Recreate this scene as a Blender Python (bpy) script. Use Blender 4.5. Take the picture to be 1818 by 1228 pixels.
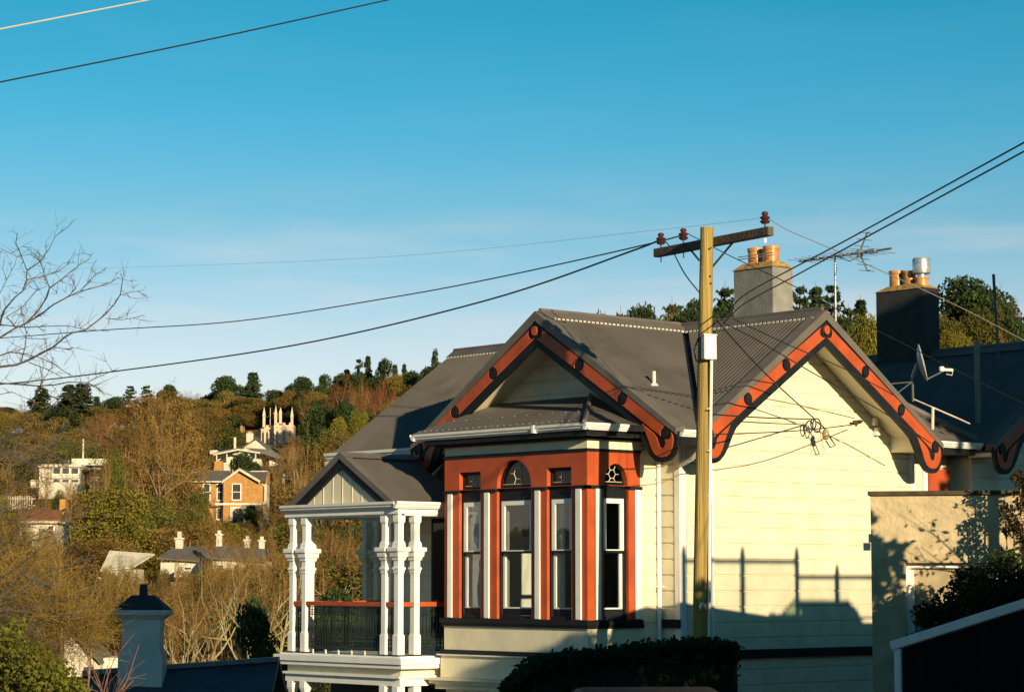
import bpy, math, random
import numpy as np
from mathutils import Vector
from mathutils.geometry import tessellate_polygon
R = math.radians
random.seed(7)
rng = np.random.default_rng(11)
scene = bpy.context.scene
for o in list(bpy.data.objects):
    bpy.data.objects.remove(o)
C = scene.collection

# ------------------------------------------------------------------ camera, sky, sun, exposure
FPX = 4240.0                      # focal length in pixels of the 1818 px wide photograph
PITCH, YAW = R(5.61), R(48.81)
CAM = np.array([-24.437, -24.262, 1.10])
VD = np.array([math.cos(YAW), math.sin(YAW), 0.0])
RD = np.array([math.sin(YAW), -math.cos(YAW), 0.0])
ZD = np.array([0, 0, 1.0])
FW = VD * math.cos(PITCH) + ZD * math.sin(PITCH)
UP = -VD * math.sin(PITCH) + ZD * math.cos(PITCH)
cd = bpy.data.cameras.new('camera')
cd.sensor_width = 36.0
cd.lens = FPX * 36.0 / 1818.0
cd.clip_start, cd.clip_end = 0.2, 4000
cam = bpy.data.objects.new('camera', cd)
C.objects.link(cam)
cam.location = CAM
cam.rotation_euler = (math.pi / 2 + PITCH, 0, YAW - math.pi / 2)
scene.camera = cam

SUN = np.array([-0.27, -1.0, 0.255])
SUN = SUN / np.linalg.norm(SUN)            # towards the sun
world = bpy.data.worlds.new('World')
scene.world = world
world.use_nodes = True
wn, wl = world.node_tree.nodes, world.node_tree.links
wn.clear()
wo = wn.new('ShaderNodeOutputWorld')
bg = wn.new('ShaderNodeBackground')
sky = wn.new('ShaderNodeTexSky')
sky.sky_type = 'NISHITA'
sky.sun_disc = False
sky.sun_elevation = math.asin(SUN[2])
sky.sun_rotation = math.atan2(SUN[0], SUN[1])
sky.air_density, sky.dust_density, sky.ozone_density = 1.0, 0.5, 1.0
bg.inputs[1].default_value = 0.060
tint = wn.new('ShaderNodeMix'); tint.data_type = 'RGBA'; tint.blend_type = 'MULTIPLY'
tint.inputs[0].default_value = 1.0
# deep winter blue overhead, paling towards the skyline, the same all round
geo = wn.new('ShaderNodeTexCoord'); sep = wn.new('ShaderNodeSeparateXYZ'); grad = wn.new('ShaderNodeValToRGB')
wl.new(geo.outputs['Generated'], sep.inputs[0]); wl.new(sep.outputs[2], grad.inputs[0])
stops = [(0.0,(1.55,1.35,1.65)),(.092,(1.30,1.29,1.54)),(.148,(.63,1.11,1.32)),(.187,(.29,1.07,1.34)),(.24,(.115,1.0,1.22)),(.42,(.08,.64,.88)),(1.0,(.06,.46,.70))]
while len(grad.color_ramp.elements) < len(stops): grad.color_ramp.elements.new(.5)
for e_, (p_, c_) in zip(grad.color_ramp.elements, stops): e_.position = p_; e_.color = (c_[0]/2, c_[1]/2, c_[2]/2, 1)
dbl = wn.new('ShaderNodeMix'); dbl.data_type = 'RGBA'; dbl.blend_type = 'MULTIPLY'; dbl.inputs[0].default_value = 1.0
dbl.inputs[7].default_value = (2, 2, 2, 1); wl.new(grad.outputs[0], dbl.inputs[6]); wl.new(dbl.outputs[2], tint.inputs[7])
wl.new(sky.outputs[0], tint.inputs[6])
# thin wisps of cloud low over the hill
tc = wn.new('ShaderNodeTexCoord')
mp = wn.new('ShaderNodeMapping'); mp.inputs['Scale'].default_value = (5, 5, 46)
nz = wn.new('ShaderNodeTexNoise'); nz.inputs['Scale'].default_value = 1.3; nz.inputs['Detail'].default_value = 5
rp = wn.new('ShaderNodeValToRGB')
rp.color_ramp.elements[0].position = 0.46; rp.color_ramp.elements[1].position = 0.78
rp.color_ramp.elements[1].color = (0.8, 0.8, 0.8, 1)
wl.new(tc.outputs['Generated'], mp.inputs[0]); wl.new(mp.outputs[0], nz.inputs[0]); wl.new(nz.outputs[0], rp.inputs[0])
cm = wn.new('ShaderNodeMix'); cm.data_type = 'RGBA'
cm.inputs[7].default_value = (9.5, 8.9, 8.9, 1)
cmask = wn.new('ShaderNodeMapRange'); cmask.inputs[1].default_value = .10; cmask.inputs[2].default_value = .17; cmask.inputs[3].default_value = 1.0; cmask.inputs[4].default_value = .03
cmul = wn.new('ShaderNodeMath'); cmul.operation = 'MULTIPLY'; wl.new(sep.outputs[2], cmask.inputs[0]); wl.new(cmask.outputs[0], cmul.inputs[1]); wl.new(rp.outputs[0], cmul.inputs[0])
wl.new(cmul.outputs[0], cm.inputs[0]); wl.new(tint.outputs[2], cm.inputs[6])
wl.new(cm.outputs[2], bg.inputs[0]); wl.new(bg.outputs[0], wo.inputs[0])
sd = bpy.data.lights.new('sun', 'SUN')
sd.energy, sd.angle, sd.color = 5.0, R(0.5), (1.0, 0.81, 0.52)
sun = bpy.data.objects.new('sun', sd); C.objects.link(sun)
sun.rotation_euler = Vector(SUN).to_track_quat('Z', 'Y').to_euler()
sun.location = (-30, -60, 40)
scene.view_settings.view_transform = 'Standard'
scene.view_settings.look = 'None'
scene.view_settings.exposure = 0.5
scene.view_settings.gamma = 1.0
scene.view_settings.use_curve_mapping = False

def D(px, py, dep):
    """point seen at photograph pixel (px, py) at view depth dep (metres)"""
    return CAM + (FW + RD * (px - 909) / FPX - UP * (py - 614) / FPX) * dep
def on(px, py, axis, val):
    d = FW + RD * (px - 909) / FPX - UP * (py - 614) / FPX
    return CAM + d * (val - CAM[axis]) / d[axis]

# ------------------------------------------------------------------ mesh helpers
BASE = {}
def wbase(o):
    return BASE.get(o.name, np.zeros(3)) if o is not None else np.zeros(3)
def tag(o, label=None, cat=None, group=None, kind=None):
    if label: o['label'] = label
    if cat: o['category'] = cat
    if group: o['group'] = group
    if kind: o['kind'] = kind
    return o
def empty(name, loc, label, cat, group=None, parent=None):
    o = bpy.data.objects.new(name, None)
    o.empty_display_size = 0.3
    C.objects.link(o)
    o.location = Vector([float(a) for a in loc])
    BASE[o.name] = np.array(loc, float)
    return tag(o, label, cat, group)

class MB:
    def __init__(s): s.v, s.f = [], []
    def add(s, vs, fs):
        n = len(s.v); s.v.extend([tuple(map(float, p)) for p in vs]); s.f.extend([tuple(i + n for i in f) for f in fs]); return s
    def box(s, a, b):
        x0, y0, z0 = (min(a[i], b[i]) for i in range(3)); x1, y1, z1 = (max(a[i], b[i]) for i in range(3))
        return s.add([(x0,y0,z0),(x1,y0,z0),(x1,y1,z0),(x0,y1,z0),(x0,y0,z1),(x1,y0,z1),(x1,y1,z1),(x0,y1,z1)],
                     [(0,3,2,1),(4,5,6,7),(0,1,5,4),(1,2,6,5),(2,3,7,6),(3,0,4,7)])
    def obox(s, c, ax, ay, az):
        c, ax, ay, az = (np.array(q, float) for q in (c, ax, ay, az))
        vs = [c + i*ax + j*ay + k*az for k in (-1,1) for (i,j) in ((-1,-1),(1,-1),(1,1),(-1,1))]
        return s.add(vs, [(0,3,2,1),(4,5,6,7),(0,1,5,4),(1,2,6,5),(2,3,7,6),(3,0,4,7)])
    def tube(s, pts, r, n=6, cap=True):
        pts = [np.array(p, float) for p in pts]
        rs = r if isinstance(r, (list, tuple)) else [r] * len(pts)
        vs, fs = [], []
        up = None
        for i, p in enumerate(pts):
            t = pts[min(i+1, len(pts)-1)] - pts[max(i-1, 0)]
            t = t / (np.linalg.norm(t) + 1e-9)
            if up is None or abs(np.dot(up, t)) > 0.98:
                up = np.array([0,0,1.0]) if abs(t[2]) < 0.9 else np.array([1.0,0,0])
            a = np.cross(t, up); a /= np.linalg.norm(a); b = np.cross(t, a); up = -np.cross(t, a) if False else up
            for k in range(n):
                q = 2*math.pi*k/n
                vs.append(p + rs[i]*(math.cos(q)*a + math.sin(q)*b))
        for i in range(len(pts)-1):
            for k in range(n):
                k2 = (k+1) % n
                fs.append((i*n+k, i*n+k2, (i+1)*n+k2, (i+1)*n+k))
        if cap:
            fs.append(tuple(range(n-1, -1, -1))); fs.append(tuple((len(pts)-1)*n + k for k in range(n)))
        return s.add(vs, fs)
    def lathe(s, c, prof, n=16):
        """prof: list of (radius, z) from the bottom up around point c"""
        vs, fs = [], []
        for r, z in prof:
            for k in range(n):
                q = 2*math.pi*k/n
                vs.append((c[0]+r*math.cos(q), c[1]+r*math.sin(q), c[2]+z))
        for i in range(len(prof)-1):
            for k in range(n):
                k2 = (k+1) % n
                fs.append((i*n+k, i*n+k2, (i+1)*n+k2, (i+1)*n+k))
        fs.append(tuple(range(n-1,-1,-1))); fs.append(tuple((len(prof)-1)*n+k for k in range(n)))
        return s.add(vs, fs)
    def plate(s, outer, holes, m, th):
        """flat shape with holes: outer/holes are 2D loops, m maps (u, w, depth) to 3D, th is the thickness"""
        loops = [outer] + list(holes)
        tri = tessellate_polygon([[Vector((p[0], p[1], 0)) for p in l] for l in loops])
        flat = [p for l in loops for p in l]
        n = len(flat)
        vs = [m(p[0], p[1], 0) for p in flat] + [m(p[0], p[1], th) for p in flat]
        fs = [tuple(t) for t in tri] + [tuple(n + i for i in reversed(t)) for t in tri]
        k = 0
        for l in loops:
            L = len(l)
            for i in range(L):
                a, b = k+i, k+(i+1) % L
                fs.append((a, b, n+b, n+a))
            k += L
        return s.add(vs, fs)
    def poly(s, pts, th=None):
        """a flat polygon in 3D, given a thickness vector if wanted"""
        n = len(pts)
        if th is None: return s.add(pts, [tuple(range(n))])
        q = [np.array(p, float) + np.array(th) for p in pts]
        return s.add(list(pts)+q, [tuple(range(n)), tuple(range(2*n-1, n-1, -1))] + [(i, (i+1) % n, n+(i+1) % n, n+i) for i in range(n)])
    def build(s, name, m, parent=None, smooth=False, local=False, bevel=0, label=None, kind=None, fixn=True):
        me = bpy.data.meshes.new(name)
        b = np.zeros(3) if (local or parent is None) else wbase(parent)
        me.from_pydata([(p[0]-b[0], p[1]-b[1], p[2]-b[2]) for p in s.v], [], s.f)
        me.materials.append(m)
        if fixn:
            import bmesh
            bm = bmesh.new(); bm.from_mesh(me)
            bmesh.ops.recalc_face_normals(bm, faces=bm.faces); bm.to_mesh(me); bm.free()
        if smooth:
            me.polygons.foreach_set('use_smooth', [True]*len(me.polygons))
            try: me.set_sharp_from_angle(angle=R(40))
            except Exception: pass
        me.update()
        o = bpy.data.objects.new(name, me); C.objects.link(o)
        if parent is not None:
            o.parent = parent; BASE[o.name] = wbase(parent)
        if bevel:
            md = o.modifiers.new('bevel', 'BEVEL'); md.width = bevel; md.segments = 1; md.limit_method = 'ANGLE'
        return tag(o, label, None, None, kind)

def mesh_np(name, V, Q, m, parent=None, smooth=False, kind=None):
    me = bpy.data.meshes.new(name)
    V = np.asarray(V, np.float32); Q = np.asarray(Q, np.int32)
    me.vertices.add(len(V)); me.vertices.foreach_set('co', V.ravel())
    k = Q.shape[1]
    me.loops.add(Q.size); me.loops.foreach_set('vertex_index', Q.ravel())
    me.polygons.add(len(Q)); me.polygons.foreach_set('loop_start', np.arange(0, Q.size, k, dtype=np.int32))
    me.polygons.foreach_set('loop_total', np.full(len(Q), k, np.int32))
    if smooth: me.polygons.foreach_set('use_smooth', np.ones(len(Q), bool))
    me.materials.append(m); me.update(calc_edges=True); me.validate()
    o = bpy.data.objects.new(name, me); C.objects.link(o)
    if parent is not None: o.parent = parent; BASE[o.name] = wbase(parent)
    if kind: o['kind'] = kind
    return o
def copy_tree(o, parent=None):
    c = o.copy(); C.objects.link(c)
    if parent is not None: c.parent = parent
    for ch in list(o.children): copy_tree(ch, c)
    return c

# ------------------------------------------------------------------ materials
def mat(name, col, rough=0.7, var=0.15, scale=6.0, bump=0.0, bscale=None, metal=0.0, dark=None, dscale=2.0, damt=0.0, spec=0.5, objvar=0.0, stretch=None, coat=0.0):
    m = bpy.data.materials.new(name); m.use_nodes = True
    n, l = m.node_tree.nodes, m.node_tree.links
    p = n['Principled BSDF']
    p.inputs['Roughness'].default_value = rough; p.inputs['Metallic'].default_value = metal
    p.inputs['Specular IOR Level'].default_value = spec
    p.inputs['Coat Weight'].default_value = coat
    t = n.new('ShaderNodeTexCoord'); mpn = n.new('ShaderNodeMapping'); l.new(t.outputs['Object'], mpn.inputs[0])
    if stretch: mpn.inputs['Scale'].default_value = stretch
    a = n.new('ShaderNodeTexNoise'); a.inputs['Scale'].default_value = scale; a.inputs['Detail'].default_value = 6
    l.new(mpn.outputs[0], a.inputs[0])
    mr = n.new('ShaderNodeMapRange'); mr.inputs[1].default_value = 0.3; mr.inputs[2].default_value = 0.7
    mr.inputs[3].default_value = 1 - var; mr.inputs[4].default_value = 1 + var
    l.new(a.outputs[0], mr.inputs[0])
    hs = n.new('ShaderNodeHueSaturation'); hs.inputs['Color'].default_value = (*col, 1)
    v = mr.outputs[0]
    if objvar:
        oi = n.new('ShaderNodeObjectInfo'); m2 = n.new('ShaderNodeMapRange')
        m2.inputs[3].default_value = 1 - objvar; m2.inputs[4].default_value = 1 + objvar
        l.new(oi.outputs['Random'], m2.inputs[0])
        mu = n.new('ShaderNodeMath'); mu.operation = 'MULTIPLY'; l.new(v, mu.inputs[0]); l.new(m2.outputs[0], mu.inputs[1]); v = mu.outputs[0]
        m3 = n.new('ShaderNodeMapRange'); m3.inputs[3].default_value = 0.5 - objvar*0.055; m3.inputs[4].default_value = 0.5 + objvar*0.05
        sp = n.new('ShaderNodeMath'); sp.operation = 'FRACT'; s7 = n.new('ShaderNodeMath'); s7.operation = 'MULTIPLY'; s7.inputs[1].default_value = 7.31
        l.new(oi.outputs['Random'], s7.inputs[0]); l.new(s7.outputs[0], sp.inputs[0]); l.new(sp.outputs[0], m3.inputs[0]); l.new(m3.outputs[0], hs.inputs['Hue'])
    l.new(v, hs.inputs['Value'])
    c = hs.outputs[0]
    if dark is not None:
        b = n.new('ShaderNodeTexNoise'); b.inputs['Scale'].default_value = dscale; b.inputs['Detail'].default_value = 8
        b.inputs['Roughness'].default_value = 0.65
        l.new(mpn.outputs[0], b.inputs[0])
        r2 = n.new('ShaderNodeMapRange'); r2.inputs[1].default_value = 0.5; r2.inputs[2].default_value = 0.72; r2.inputs[4].default_value = damt
        l.new(b.outputs[0], r2.inputs[0])
        mx = n.new('ShaderNodeMix'); mx.data_type = 'RGBA'; l.new(r2.outputs[0], mx.inputs[0]); l.new(c, mx.inputs[6]); mx.inputs[7].default_value = (*dark, 1)
        c = mx.outputs[2]
    l.new(c, p.inputs['Base Color'])
    if bump:
        bn = n.new('ShaderNodeTexNoise'); bn.inputs['Scale'].default_value = bscale or scale*4; bn.inputs['Detail'].default_value = 5
        l.new(mpn.outputs[0], bn.inputs[0])
        bp = n.new('ShaderNodeBump'); bp.inputs['Strength'].default_value = bump; bp.inputs['Distance'].default_value = 0.02
        l.new(bn.outputs[0], bp.inputs['Height']); l.new(bp.outputs[0], p.inputs['Normal'])
    return m
def leafmat(name, col, objvar=0.25, var=0.45, scale=0.8, trans=0.25):
    m = mat(name, col, rough=0.75, var=var, scale=scale, spec=0.15, objvar=objvar)
    n, l = m.node_tree.nodes, m.node_tree.links
    p = n['Principled BSDF']; out = n['Material Output']
    src = p.inputs['Base Color'].links[0].from_socket
    tr = n.new('ShaderNodeBsdfTranslucent'); l.new(src, tr.inputs[0])
    mx = n.new('ShaderNodeMixShader'); mx.inputs[0].default_value = trans
    l.new(p.outputs[0], mx.inputs[1]); l.new(tr.outputs[0], mx.inputs[2]); l.new(mx.outputs[0], out.inputs[0])
    return m
def glassmat(name, tintc=(0.75, 0.8, 0.78), refl=1.0):
    m = bpy.data.materials.new(name); m.use_nodes = True
    n, l = m.node_tree.nodes, m.node_tree.links
    n.clear()
    o = n.new('ShaderNodeOutputMaterial'); t = n.new('ShaderNodeBsdfTransparent'); g = n.new('ShaderNodeBsdfGlossy')
    t.inputs[0].default_value = (*tintc, 1); g.inputs['Roughness'].default_value = 0.03
    nt = n.new('ShaderNodeTexNoise'); nt.inputs['Scale'].default_value = 2.5
    tcn = n.new('ShaderNodeTexCoord'); l.new(tcn.outputs['Object'], nt.inputs[0])
    bp = n.new('ShaderNodeBump'); bp.inputs['Strength'].default_value = 0.05; bp.inputs['Distance'].default_value = 0.05
    l.new(nt.outputs[0], bp.inputs['Height']); l.new(bp.outputs[0], g.inputs['Normal'])
    fr = n.new('ShaderNodeFresnel'); fr.inputs[0].default_value = 1.5
    gb = n.new('ShaderNodeNewGeometry')
    gc = n.new('ShaderNodeMath'); gc.operation = 'MULTIPLY'; gc.inputs[1].default_value = 1.0
    gd_ = n.new('ShaderNodeMath'); gd_.operation = 'SUBTRACT'; gd_.inputs[0].default_value = 1.0; l.new(gb.outputs['Backfacing'], gd_.inputs[1]); l.new(gd_.outputs[0], gc.inputs[0])
    mu = n.new('ShaderNodeMath'); mu.operation = 'MULTIPLY'; l.new(fr.outputs[0], mu.inputs[0])
    mk = n.new('ShaderNodeMath'); mk.operation = 'MULTIPLY'; mk.inputs[1].default_value = refl; l.new(gc.outputs[0], mk.inputs[0]); l.new(mk.outputs[0], mu.inputs[1])
    mx = n.new('ShaderNodeMixShader'); l.new(mu.outputs[0], mx.inputs[0]); l.new(t.outputs[0], mx.inputs[1]); l.new(g.outputs[0], mx.inputs[2])
    l.new(mx.outputs[0], o.inputs[0])
    return m
CREAM = mat('cream_paint', (0.74, 0.68, 0.49), 0.55, 0.09, 3, 0.1, 30, dark=(0.46, 0.41, 0.28), dscale=1.9, damt=0.42)
WHITE = mat('white_paint', (0.80, 0.79, 0.74), 0.45, 0.06, 5, 0.06, 40, dark=(0.52, 0.5, 0.44), dscale=3, damt=0.3)
RED = mat('brick_red_paint', (0.42, 0.077, 0.022), 0.42, 0.16, 3, 0.1, 25, dark=(0.25, 0.045, 0.02), dscale=2.5, damt=0.5, spec=.3)
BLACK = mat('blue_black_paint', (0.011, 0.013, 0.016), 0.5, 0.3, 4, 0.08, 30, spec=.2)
DARKG = mat('dark_green_iron', (0.012, 0.02, 0.018), 0.35, 0.3, 8, 0.05, 40)
ROOF = mat('grey_brown_roof_paint', (0.10, 0.089, 0.077), 0.55, 0.14, 1.2, 0.06, 40, dark=(0.058, 0.049, 0.041), dscale=0.9, damt=0.8)
FLASH = mat('grey_brown_flashing', (0.125, 0.108, 0.092), 0.5, 0.15, 3, 0.05, 30)
LEADW = mat('pale_lead_and_glint', (0.62, 0.56, 0.45), 0.5, 0.2, 20)  # pale lead; also paints sunlight on ridge edges and a glint by the dish
SCREW = mat('galvanised_metal', (0.6, 0.6, 0.58), 0.32, 0.2, 20, metal=0.7)
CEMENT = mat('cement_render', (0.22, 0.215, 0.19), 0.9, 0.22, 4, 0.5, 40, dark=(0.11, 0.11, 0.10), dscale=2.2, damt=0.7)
CEMENTD = mat('shade_dark_cement', (0.03, 0.031, 0.034), 0.9, 0.22, 4, 0.4, 40)  # near-black puts the shadow on the neighbour's chimney into the colour
LICHEN = mat('orange_lichen_mortar', (0.35, 0.21, 0.06), 0.95, 0.5, 14, 0.5, 30)
TERRA = mat('terracotta', (0.52, 0.22, 0.055), 0.3, 0.22, 6, 0.1, 30, dark=(0.25, 0.11, 0.03), dscale=4, damt=0.6)
WOODP = mat('weathered_pole_wood', (0.34, 0.235, 0.065), 0.9, 0.45, 22, 1.0, 45, dark=(0.10, 0.075, 0.025), dscale=11, damt=0.9, stretch=(1, 1, 0.035))
WOODD = mat('dark_weathered_timber', (0.085, 0.065, 0.05), 0.85, 0.35, 8, 0.4, 30, dark=(0.22, 0.17, 0.09), dscale=7, damt=0.6)
CERAM = mat('brown_ceramic', (0.075, 0.025, 0.022), 0.15, 0.15, 6)
WIRE = mat('black_cable', (0.012, 0.016, 0.02), 0.6, 0.1, 6)
WIREB = mat('pale_wire', (0.55, 0.48, 0.34), 0.5, 0.1, 6)
FARW = mat('weathered_far_white', (0.56, 0.50, 0.39), 0.8, 0.15, 2, dark=(.35,.30,.2), dscale=.9, damt=.6)
WPLAST = mat('white_plastic', (0.80, 0.79, 0.72), 0.4, 0.05, 5)
ALU = mat('aluminium', (0.45, 0.45, 0.43), 0.35, 0.2, 20, metal=0.8)
GLASS = glassmat('window_glass', (.9,.92,.9), 2.6)
GLASSD = glassmat('dark_leaded_glass', (0.12, 0.15, 0.14), 1.0)
ROOM = mat('dim_room_plaster', (0.5, 0.48, 0.36), 0.9, 0.1, 3)
CURT = mat('white_net_curtain', (0.72, 0.73, 0.68), 0.9, 0.06, 60)
ROUGH = mat('roughcast_plaster', (0.50, 0.40, 0.24), 0.95, 0.16, 5, 1.0, 13, dark=(0.40, 0.23, 0.06), dscale=0.9, damt=0.5)
# ------------------------------------------------------------------ the villa
XR, ZR, HB, SB = 2.54, 5.13, 2.71, 0.701     # ridge running back (along y), half width, slope
YR, HA, SA = 2.40, 2.97, 0.640               # ridge running across (along x)
ZE = 3.23                                    # roof edge
CP = 0.088
villa = empty('villa', (0, 0, -1.2), 'cream weatherboard villa with brick red bay window, scalloped red bargeboards and grey iron roof', 'house')

def corr(name, axis, s0, s1, lo, hi, zf, parent, m=None, amp=0.014, step=CP/8):
    """corrugated sheet roofing: corrugations repeat along axis, sheet spans lo(s)..hi(s) on the other axis"""
    n = max(2, int(abs(s1-s0)/step)+1)
    S = np.linspace(s0, s1, n); V = []; Q = []
    k = 0
    for s in S:
        a, b = lo(s), hi(s)
        if abs(b-a) < 1e-3: b = a + 1e-3
        w = amp*math.sin(2*math.pi*s/CP)
        for t in (a, b):
            x, y = (t, s) if axis == 'y' else (s, t)
            V.append((x, y, zf(x, y) + w))
    for i in range(n-1):
        Q.append((2*i, 2*i+1, 2*i+3, 2*i+2))
    b = wbase(parent)
    return mesh_np(name, np.array(V)-b, Q, m or ROOF, parent, smooth=True)

def board_profile(h): return [(-0.03, 0.0), (0.0, 0.0), (0.0, h-0.034), (-0.018, h-0.020), (-0.019, h), (-0.03, h)]
def weatherboards(parent, mp3, u0, u1, z0, z1, h=0.2285, m=None, zstart=None, clip=None):
    """one object per board; mp3(u, d, z) places a point, d is outwards"""
    z = zstart if zstart is not None else z0
    while z + h <= z0: z += h
    while z < z1 - 0.02:
        za, zb = max(z, z0), min(z+h, z1)
        prof = [(d, min(max(z+q, za), zb)) for d, q in board_profile(h)]
        vs = []
        for d, zz in prof:
            a, b = (u0, u1) if clip is None else clip(zz)
            vs += [mp3(a, d, zz), mp3(max(b, a+0.01), d, zz)]
        n = len(prof)
        fs = [(2*i, 2*((i+1) % n), 2*((i+1) % n)+1, 2*i+1) for i in range(n)]
        fs += [tuple(2*i for i in range(n)), tuple(2*i+1 for i in reversed(range(n)))]
        MB().add(vs, fs).build('weatherboard', m or CREAM, parent)
        z += h
mR = lambda u, d, z: (u, -d, z)           # right wall, faces -y
ZB0 = 0.509 - 8*0.2285

# right wall with its gable
WR = 5.25
g = MB().add([(0.02, .03, -3), (WR-.02, .03, -3), (WR-.02, .03, 3.1), (XR, .03, 4.95), (.02, .03, 3.1),
              (0.02, .13, -3), (WR-.02, .13, -3), (WR-.02, .13, 3.1), (XR, .13, 4.95), (.02, .13, 3.1)],
             [(0,1,2,3,4),(9,8,7,6,5)] + [(i, (i+1) % 5, 5+(i+1) % 5, 5+i) for i in range(5)])
wallR = g.build('wall', CREAM, villa)
def clipR(z):
    w = (5.04 - z)/SB
    return max(0.112, XR-w), min(WR-.10, XR+w)
weatherboards(wallR, mR, 0, 0, -1.6, 4.86, zstart=ZB0, clip=clipR)
MB().box((0.0, -.012, -1.6), (.11, .10, 3.1)).build('corner_board', WHITE, wallR)
MB().box((WR-.10, -.012, -1.6), (WR, .10, 3.1)).build('corner_board', WHITE, wallR)
MB().box((.112, -.045, -.02), (WR-.102, .0, .10)).box((.112, -.065, -.026), (WR-.102, .0, -.012)).build('plinth_band', BLACK, wallR)
MB().poly([(.60,-.02,-1.6),(.64,-.02,-1.6),(.64,-.02,3.05),(.60,-.02,3.05)], (0,-.035,0)).build('downpipe', WHITE, wallR)
MB().tube([(.55,-.02,-1.6),(.55,-.02,3.0)], .014, 6).build('cable', WIRE, wallR)

# left wall pieces (face -x); the bay fills the gap between them
mL = lambda u, d, z: (-d, u, z)
g = MB().box((.03, .0, -3), (.13, .42, 3.1)).box((.03, 3.56, -3), (.13, 7.45, 3.1))
g.add([(.03, -.3, 3.1), (.03, 5.1, 3.1), (.03, YR, 4.9), (.13, -.3, 3.1), (.13, 5.1, 3.1), (.13, YR, 4.9)], [(0,1,2),(5,4,3),(0,3,4,1),(1,4,5,2),(2,5,3,0)])
wallL = g.build('wall', CREAM, villa)
weatherboards(wallL, mL, .10, .405, -1.6, 3.05, zstart=ZB0)
weatherboards(wallL, mL, 3.6, 7.4, -1.2, 3.05, zstart=ZB0)
def clipL(z):
    w = (5.02 - z)/SA
    return YR-w, YR+w
weatherboards(wallL, mL, 0, 0, 3.70, 4.86, zstart=ZB0, clip=clipL)
MB().box((-.012, -.0, -1.6), (.0, .10, 3.1)).build('corner_board', WHITE, wallL)
MB().box((-.04, -.0, .43), (.0, .405, .55)).build('plinth_band', BLACK, wallL)
MB().tube([(-.06, .37, 2.86), (-.06, .37, -1.4)], .033, 10).box((-.11,.33,1.0),(-.0,.405,1.02)).build('downpipe', WHITE, wallL, smooth=True)
# the remaining walls, away from the street
MB().box((WR-.1, .13, -3), (WR, .45, 3.15)).box((WR, .45, -3), (6.6, .55, 3.15)).box((6.5, .55, -3), (6.6, 5.1, 3.15)).box((.13, 7.35, -3), (5.15, 7.45, 3.15)).box((5.05, 5.2, -3), (5.15, 7.35, 3.15)).box((5.15, 5.1, -3), (6.6, 5.2, 3.15)).build('rear_wall', CREAM, villa)

# recessed wall right of the gable: boards, cream head, brick red window
mQ = lambda u, d, z: (u, .435-d, z)
rec = MB().box((5.26, .425, 2.93), (6.59, .445, 3.12)).build('recess_head', CREAM, villa)
weatherboards(rec, mQ, 5.26, 5.975, -1.2, 2.93, zstart=ZB0)
MB().box((5.98, .40, 0), (6.08, .445, 2.93)).build('corner_board', WHITE, rec)
rw = MB().plate([(6.085,.5),(6.6,.5),(6.6,2.90),(6.085,2.90)], [[(6.20,.7),(6.55,.7),(6.55,2.44),(6.20,2.44)]], lambda u,w,d:(u,.35+d,w), .09).build('window', RED, villa)
MB().box((6.21,.425,.7),(6.54,.43,2.43)).build('pane', GLASS, rw)
MB().box((6.20,.40,1.55),(6.55,.422,1.62)).build('meeting_rail', BLACK, rw)

# ---- roof
zB = lambda x, y: ZR - SB*abs(x-XR)
zA = lambda x, y: ZR - SA*abs(y-YR)
EL, ER = XR-HB-.03, XR+HB+.03
VG = 0.07
def valx(y): return XR - abs(y-YR)*HB/HA*1.0          # valley between the two roofs (left of the ridge)
corr('roof_slope', 'y', -.40, 8.10, lambda y: (max(EL, XR-(YR-y)*SA/SB+VG) if y < YR else max(EL, XR-(y-YR)*SA/SB+VG)), lambda y: XR-.02, zB, villa)
corr('roof_slope', 'x', -.46, 2.50, lambda x: max(-.60, YR-(XR-x)*SB/SA+VG), lambda x: YR-.02, zA, villa)
corr('roof_slope', 'x', -.46, 2.50, lambda x: YR+.02, lambda x: min(5.40, YR+(XR-x)*SB/SA-VG), zA, villa)
corr('roof_slope', 'y', -.40, 8.10, lambda y: XR+.02, lambda y: ER if (y < 0.0 or y > 5.4) else max(XR+.03, min(ER, XR+abs(y-YR)*SA/SB)), zB, villa)
ZQ, SQ = 3.33, 0.72
zH = lambda x, y: ZQ + SQ*(y+0.1)
corr('roof_slope', 'x', XR+.6, 6.7, lambda x: -.12 if x > ER-.05 else max(-.12, .02+(ZR-SB*(x-XR)-ZQ)/SQ), lambda x: min(2.4, max(-.1, 6.6-x)), zH, villa)
MB().poly([(6.7,-.1,ZQ),(6.7,5.0,ZQ),(4.2,2.4,ZR)]).poly([(6.7,5.0,ZQ),(2.6,5.0,ZQ),(2.6,2.4,ZR),(4.2,2.4,ZR)]).build('rear_roof', ROOF, villa)
MB().tube([(6.71,-.12,ZQ+.03),(4.2,2.4,ZR+.03)], .06, 8).build('hip_cap', FLASH, villa, smooth=True)
# valley tray, black to stand in for the shadow in the gap
V0 = np.array([XR-HB-.05, YR-HA-.05, ZE-.05]); V1 = np.array([XR, YR, ZR-.02])
sv = np.array([.13, -.13, 0])
MB().add([V0-sv, V0+sv, V1+sv, V1-sv, V0+(0,0,-.03), V1+(0,0,-.03)], [(0,4,5,3),(4,1,2,5)]).build('shadow_black_valley_gutter', BLACK, villa)

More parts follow.
